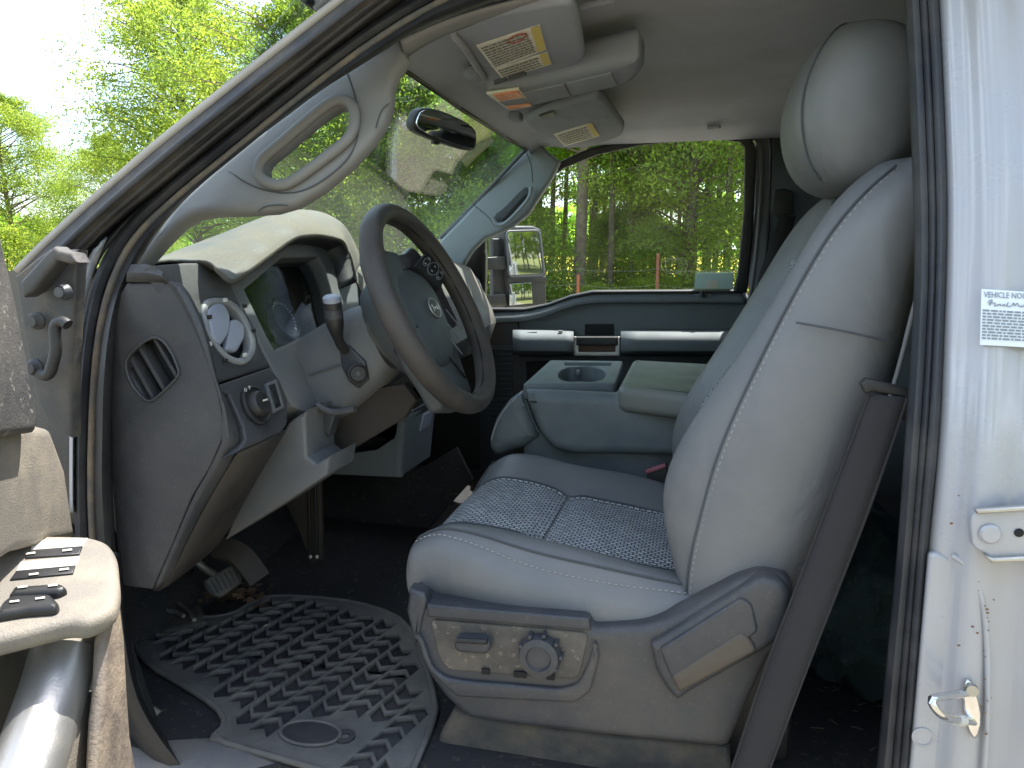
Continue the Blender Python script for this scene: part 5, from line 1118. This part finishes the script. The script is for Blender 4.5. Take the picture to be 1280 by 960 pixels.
def leaf_mat(name, c, c2, tr=.5):
    m = bpy.data.materials.new(name); m.use_nodes = True; n = m.node_tree; L = n.links.new; b = n.nodes['Principled BSDF']; out = n.nodes['Material Output']
    oi = n.nodes.new('ShaderNodeTexCoord'); nz = n.nodes.new('ShaderNodeTexNoise'); nz.inputs['Scale'].default_value = .9; nz.inputs['Detail'].default_value = 6; L(oi.outputs['Object'], nz.inputs['Vector'])
    rp = n.nodes.new('ShaderNodeMapRange'); rp.inputs['From Min'].default_value = .35; rp.inputs['From Max'].default_value = .65; L(nz.outputs['Fac'], rp.inputs['Value'])
    mx = n.nodes.new('ShaderNodeMixRGB'); mx.inputs['Color1'].default_value = c+(1,); mx.inputs['Color2'].default_value = c2+(1,); L(rp.outputs['Result'], mx.inputs['Fac'])
    L(mx.outputs['Color'], b.inputs['Base Color']); b.inputs['Roughness'].default_value = .5; b.inputs['Specular IOR Level'].default_value = .35
    t = n.nodes.new('ShaderNodeBsdfTranslucent'); hs = n.nodes.new('ShaderNodeHueSaturation'); hs.inputs['Value'].default_value = 3.0; hs.inputs['Hue'].default_value = .495; L(mx.outputs['Color'], hs.inputs['Color']); L(hs.outputs['Color'], t.inputs['Color'])
    ms = n.nodes.new('ShaderNodeMixShader'); ms.inputs['Fac'].default_value = tr; L(b.outputs['BSDF'], ms.inputs[1]); L(t.outputs['BSDF'], ms.inputs[2]); L(ms.outputs['Shader'], out.inputs['Surface'])
    return m
M_leafA = leaf_mat('leaf_deep', (.10, .19, .026), (.20, .31, .038), .6)
M_leafB = leaf_mat('leaf_bright', (.10, .16, .02), (.17, .21, .025), .55)
M_bark = mat('bark', srgb('#5c5145'), .9, dust=srgb('#867a6a'), damt=.7, dscale=9, bump=1.0, bscale=40)
M_bark2 = mat('pale_bark', srgb('#8a7a68'), .9, dust=srgb('#6a5a4a'), damt=.7, dscale=9, bump=1.0, bscale=40)
def branch(bm, pts, r0, r1, n=7):
    rings = []; N_ = len(pts)
    for i, p in enumerate(pts):
        t = (pts[min(i+1, N_-1)]-pts[max(i-1, 0)]).normalized(); s = t.cross(Vector((.3, .9, .1))).normalized(); u = s.cross(t); r = r0+(r1-r0)*i/(N_-1)
        rings.append([bm.verts.new(p+s*(r*math.cos(2*math.pi*k/n))+u*(r*math.sin(2*math.pi*k/n))) for k in range(n)])
    for a, b in zip(rings, rings[1:]):
        for k in range(n): bm.faces.new((a[k], a[(k+1) % n], b[(k+1) % n], b[k]))
def make_tree(H, base, spread, nl, leafsize, seed, trunk_r, lm, bark, lean=.03, clumps=46, gap=.25, k=1.0):
    """returns (trunk mesh, crown mesh) at the origin"""
    k_ = k; r = random.Random(seed); bm = bmesh.new()
    top = Vector((r.uniform(-1, 1)*lean*H, r.uniform(-1, 1)*lean*H, H*.93))
    tr = [Vector((top.x*t*t+.05*math.sin(5*t+seed)*(t > 0), top.y*t*t+.05*math.sin(4*t+2*seed)*(t > 0), top.z*t)) for t in np.linspace(0, 1, 9)]
    branch(bm, tr, trunk_r, trunk_r*.18, 9)
    tips = []
    for k in range(clumps):
        t = base+(1-base)*((k+.5)/clumps)**.9; i = min(7, int(t*8)); f = t*8-i; p = tr[i]*(1-f)+tr[i+1]*f
        a = k*2.399+r.uniform(-.5, .5); prof = math.sin(math.pi*min(1, max(.03, (t-base)/(1.02-base)))*.80+.52)
        ln = spread*max(.22, prof)*r.uniform(.55, 1.1); e = p+Vector((math.cos(a)*ln, math.sin(a)*ln, ln*r.uniform(-.05, .55)))
        m_ = p*.5+e*.5+Vector((0, 0, .12*ln)); 
        if ln > .5: branch(bm, [p, m_, e], trunk_r*.28*(1-t*.6), .008, 5)
        tips += [(e, .42*ln+.28), (m_*.4+e*.6, .36*ln+.22)]
        if r.random() < .6: tips.append((m_+Vector((r.uniform(-.3, .3), r.uniform(-.3, .3), r.uniform(-.2, .3)))*ln*.6, .3*ln+.2))
    me_t = bpy.data.meshes.new('trunk'); bm.to_mesh(me_t); bm.free(); me_t.materials.append(bark)
    for p in me_t.polygons: p.use_smooth = True
    rg = np.random.default_rng(seed); keep = [t for t in tips if r.random() > gap]
    idx = rg.integers(0, len(keep), nl); C = np.array([tuple(k[0]) for k in keep])[idx]; S_ = np.array([k[1] for k in keep])[idx]
    d = rg.normal(0, 1, (nl, 3)); d /= np.linalg.norm(d, axis=1)[:, None]; P = C+d*(S_*k_*rg.random(nl)**.5)[:, None]*np.array([1, 1, .75])
    P[:, 2] = np.maximum(P[:, 2], .15)
    a = rg.normal(0, 1, (nl, 3)); a /= np.linalg.norm(a, axis=1)[:, None]; b = np.cross(a, rg.normal(0, 1, (nl, 3))); b /= np.linalg.norm(b, axis=1)[:, None]
    L_ = leafsize*rg.uniform(.6, 1.3, nl)[:, None]; w = L_*.42
    V = np.stack([P-a*L_*.5, P+b*w*.5+a*L_*.05, P+a*L_*.5, P-b*w*.5+a*L_*.05], 1).reshape(-1, 3)
    me = bpy.data.meshes.new('crown'); me.vertices.add(nl*4); me.vertices.foreach_set('co', V.ravel()); me.loops.add(nl*4); me.loops.foreach_set('vertex_index', np.arange(nl*4, dtype=np.int32))
    me.polygons.add(nl); me.polygons.foreach_set('loop_start', np.arange(0, nl*4, 4, dtype=np.int32)); me.polygons.foreach_set('loop_total', np.full(nl, 4, dtype=np.int32)); me.update(); me.validate(); me.materials.append(lm)
    return me_t, me
KINDS = {
 'tall': make_tree(9.0, .34, 2.5, 22000, .11, 11, .12, M_leafA, M_bark, clumps=66, gap=.4, k=.62),
 'slim': make_tree(7.5, .32, 1.8, 17000, .10, 12, .07, M_leafB, M_bark2, clumps=56, gap=.4, k=.62),
 'bushy': make_tree(3.6, .06, 1.7, 14000, .09, 13, .05, M_leafB, M_bark, clumps=46, gap=.2),
 'open': make_tree(8.6, .20, 3.0, 70000, .088, 14, .14, M_leafB, M_bark, clumps=130, gap=.2, k=.56),
 'broad': make_tree(7.6, .14, 2.8, 70000, .085, 15, .12, M_leafB, M_bark2, clumps=120, gap=.2, k=.56),
 'pole': make_tree(8.5, .45, 1.7, 15000, .10, 17, .075, M_leafA, M_bark, clumps=54, gap=.35, k=.62),
 'low': make_tree(2.6, .05, 1.7, 16000, .09, 16, .04, M_leafB, M_bark, clumps=40, gap=.1),
}
NAMES = {'tall': 'tree', 'slim': 'tree', 'bushy': 'shrub', 'open': 'tree', 'broad': 'tree', 'pole': 'tree', 'low': 'shrub'}
def plant(kind, px, Y, rot, sc, label, group=None, dz=0.0):
    d = ray(px, 335); t = (Y-CAM[1])/d[1]; x = CAM[0]+t*d[0]
    nm = {'tall': 'broadleaf_tree', 'slim': 'slender_tree', 'pole': 'slender_tree', 'open': 'broadleaf_tree', 'broad': 'broadleaf_tree'}.get(kind, 'leafy_shrub')
    e = empty(nm, (x, Y, dz), label, NAMES[kind], group); e.rotation_euler = (0, 0, rot); e.scale = (sc, sc, sc*1.0)
    mt, mc = KINDS[kind]
    for n_, me in (('trunk', mt), ('crown', mc)):
        o = bpy.data.objects.new(n_, me); COL.objects.link(o); o.parent = e
    return e
WG = 'trees of the wood seen through the passenger window'
# the wood beyond the passenger side
W1 = 'dark green woodland tree behind the wire fence, one of many alike in the wood'
plant('tall', 727, 13.5, .3, 1.15, 'thick pale trunked tree seen just right of the passenger door mirror', WG)
plant('slim', 788, 15.5, 1.1, 1.1, 'slender pale trunked tree in the middle of the passenger window', WG)
plant('tall', 880, 17, 2.2, 1.05, 'dark trunked tree above the sticker in the passenger window corner', WG)
plant('open', 862, 14.5, 4.0, .95, 'bright yellow green tree near the rear edge of the passenger window', WG)
rw = random.Random(21)
for px, Y, k in [(575, 18, 'tall'), (640, 17, 'slim'), (672, 21, 'tall'), (752, 20, 'slim'), (815, 18, 'tall'), (835, 22, 'slim'), (912, 19, 'slim'), (940, 15, 'tall'), (985, 17, 'tall'), (855, 25, 'tall'), (740, 26, 'tall'), (600, 26, 'slim'), (1050, 18, 'tall')]:
    plant(k, px, Y, rw.uniform(0, 6.28), rw.uniform(.9, 1.15), W1, WG)
for px, Y in [(655, 14.5), (690, 17), (706, 20), (742, 17.5), (762, 14.2), (806, 16), (848, 19), (868, 15.5), (896, 17.5), (908, 14.6), (925, 19), (630, 19)]: plant('pole', px, Y, rw.uniform(0, 6.28), rw.uniform(.9, 1.15), 'thin straight dark trunk with its leaves high up, standing among the wood behind the fence', WG)
SG = 'shrubs at the foot of the wood'
W2 = 'leafy green shrub growing under the woodland trees behind the wire fence'
for px, Y in [(575, 14), (622, 13), (660, 13.5), (760, 16), (800, 19), (832, 14.5), (955, 13), (1000, 13), (775, 17)]:
    plant('bushy', px, Y, rw.uniform(0, 6.28), rw.uniform(.62, .85), W2, SG)
for i in range(17):
    plant('low', 566+24*i+rw.uniform(-8, 8), rw.uniform(12.3, 15), rw.uniform(0, 6.28), rw.uniform(.30, .44), 'knee to chest high weed clump at the foot of the wire fence', 'weed clumps along the wire fence')
# the far edge of the field: a wood too distant to tell trees apart
nf = 22000; V = np.empty((nf, 4, 3)); cx_ = rng.uniform(-420, 330, nf); cz_ = 4+rng.random(nf)*(11+3*np.sin(cx_*.11)+2*np.sin(cx_*.37)); cy_ = 190+rng.uniform(-5, 10, nf)
a_ = rng.normal(0, 1, (nf, 3)); a_ /= np.linalg.norm(a_, axis=1)[:, None]; b_ = np.cross(a_, rng.normal(0, 1, (nf, 3))); b_ /= np.linalg.norm(b_, axis=1)[:, None]; P_ = np.stack([cx_, cy_, cz_], 1)
for k_, (u_, v_) in enumerate(((-1, 0), (0, -.7), (1, 0), (0, .7))): V[:, k_] = P_+a_*u_*1.5+b_*v_*1.5
me = bpy.data.meshes.new('far_wood'); me.from_pydata(V.reshape(-1, 3).tolist(), [], [(4*i, 4*i+1, 4*i+2, 4*i+3) for i in range(nf)])
tag(link_mesh('far_wood', me, M_leafA, None, 0), 'distant dark wood along the far edge of the yellow field', 'wood', kind='stuff')
# the trees ahead of the truck
LG = 'sunlit trees ahead of the truck'
plant('open', 250, 20, .4, 1.20, 'large bright sunlit tree rising above the driver door frame', LG)
plant('broad', 390, 17, 2.0, 1.20, 'sunlit tree showing through the windshield and above the pillar', LG)
plant('open', 20, 24, 1.4, 1.0, 'tall pale green tree at the left edge beyond the open driver door', LG)
plant('broad', 150, 24, 3.3, .86, 'rounded yellow green tree left of the big sunlit tree', LG)
plant('low', 10, 21, 2.2, 1.05, 'low bright green bush at the left edge above the driver door', LG)
plant('low', 75, 25, 5.2, 1.0, 'small rounded green bush beside the pale gap of sky low on the left', LG)
W3 = 'green tree of the row ahead of the truck seen through the windshield'
for px, Y, k, s in [(330, 24, 'broad', 1.1), (450, 20, 'tall', 1.1), (500, 17, 'broad', 1.0), (540, 20, 'tall', 1.1), (585, 21, 'open', 1.0), (480, 27, 'tall', 1.2), (400, 28, 'tall', 1.1)]:
    plant(k, px, Y, rw.uniform(0, 6.28), s, W3, LG)
for px, Y in [(215, 30), (300, 27), (360, 22), (440, 19), (520, 17)]: plant('bushy', px, Y, rw.uniform(0, 6.28), .8, 'dark green shrub below the trees seen through the windshield', 'shrubs ahead of the truck')
# trees behind the camera (seen in the mirrors and shading the sky there)
for x, y, k in [(14, 3, 'broad'), (15, 6.5, 'open'), (19, 1, 'broad'), (21, 4.5, 'tall'), (18, 9, 'open'), (24, 7, 'broad'), (6, -14, 'broad'), (-6, -17, 'open'), (14, -9, 'tall'), (16, 4, 'tall'), (15, -2, 'broad'), (1, -19, 'tall')]:
    e = empty('broadleaf_tree', (x, y, 0), 'tree standing on the driver side of the truck, behind the viewer', 'tree', 'trees behind the viewer'); e.scale = (1.1,)*3
    for n_, me in zip(('trunk', 'crown'), KINDS[k]):
        o = bpy.data.objects.new(n_, me); COL.objects.link(o); o.parent = e
# wire fence with steel posts
YF = 11.5
fn = empty('wire_fence', tuple(at(790, 335, YF).to_tuple()[:2])+(0,), 'sagging wire fence on rusty red steel posts in front of the wood', 'fence')
xs = [at(p, 335, YF).x for p in (560, 723, 822, 935, 1060)]
for i, x in enumerate(xs):
    hgt = 1.62 if i != 1 else 1.28
    o = box('fence_post', (x, YF, hgt/2-.05), (.045, .045, hgt+.1), mat('rusty_red_post', srgb('#7d4636'), .8, dust=srgb('#9a6a55'), damt=.5, dscale=12) if i != 1 else mat('orange_post', srgb('#a85a38'), .8), fn, bev=.006)
for z in (.35, .62, .88, 1.12, 1.38):
    pts = []
    for a, b in zip(xs, xs[1:]):
        for t in np.linspace(0, 1, 8)[:-1]: pts.append(Vector((a+(b-a)*t, YF-.03, z-.05*math.sin(math.pi*t)+.01*math.sin(9*t+z*7))))
    tube('fence_wire', pts, .0025, mat('fence_wire_steel', srgb('#7b776f'), .6, metal=.3), fn, n=5, upv=(0, 0, 1))
tube('wire_coil', [Vector((xs[2]+.18+.16*math.cos(t)+.01*t, YF-.05, 1.42+.12*math.sin(t))) for t in np.linspace(0, 15, 70)], .0025, MATS['fence_wire_steel'], fn, n=5)
# window sticker in the lower rear corner of the passenger window
wsk = plate('window_sticker', [on(x, y, (0, 1, .16), (0, YG-.006, 1.30)) for x, y in [(869, 343), (872, 341), (917, 341), (916, 361), (868, 361)]], .0008, mat('sticker_teal', srgb('#b9d6d0'), .4, dust=srgb('#c4d6c8'), damt=.6, dscale=30), pd, bev=.0001)
plate('sticker_label', [on(x, y, (0, 1, .16), (0, YG-.0075, 1.30)) for x, y in [(883, 351), (897, 350.5), (898, 360), (883, 360)]], .0004, M_paperw, wsk, bev=.00005)
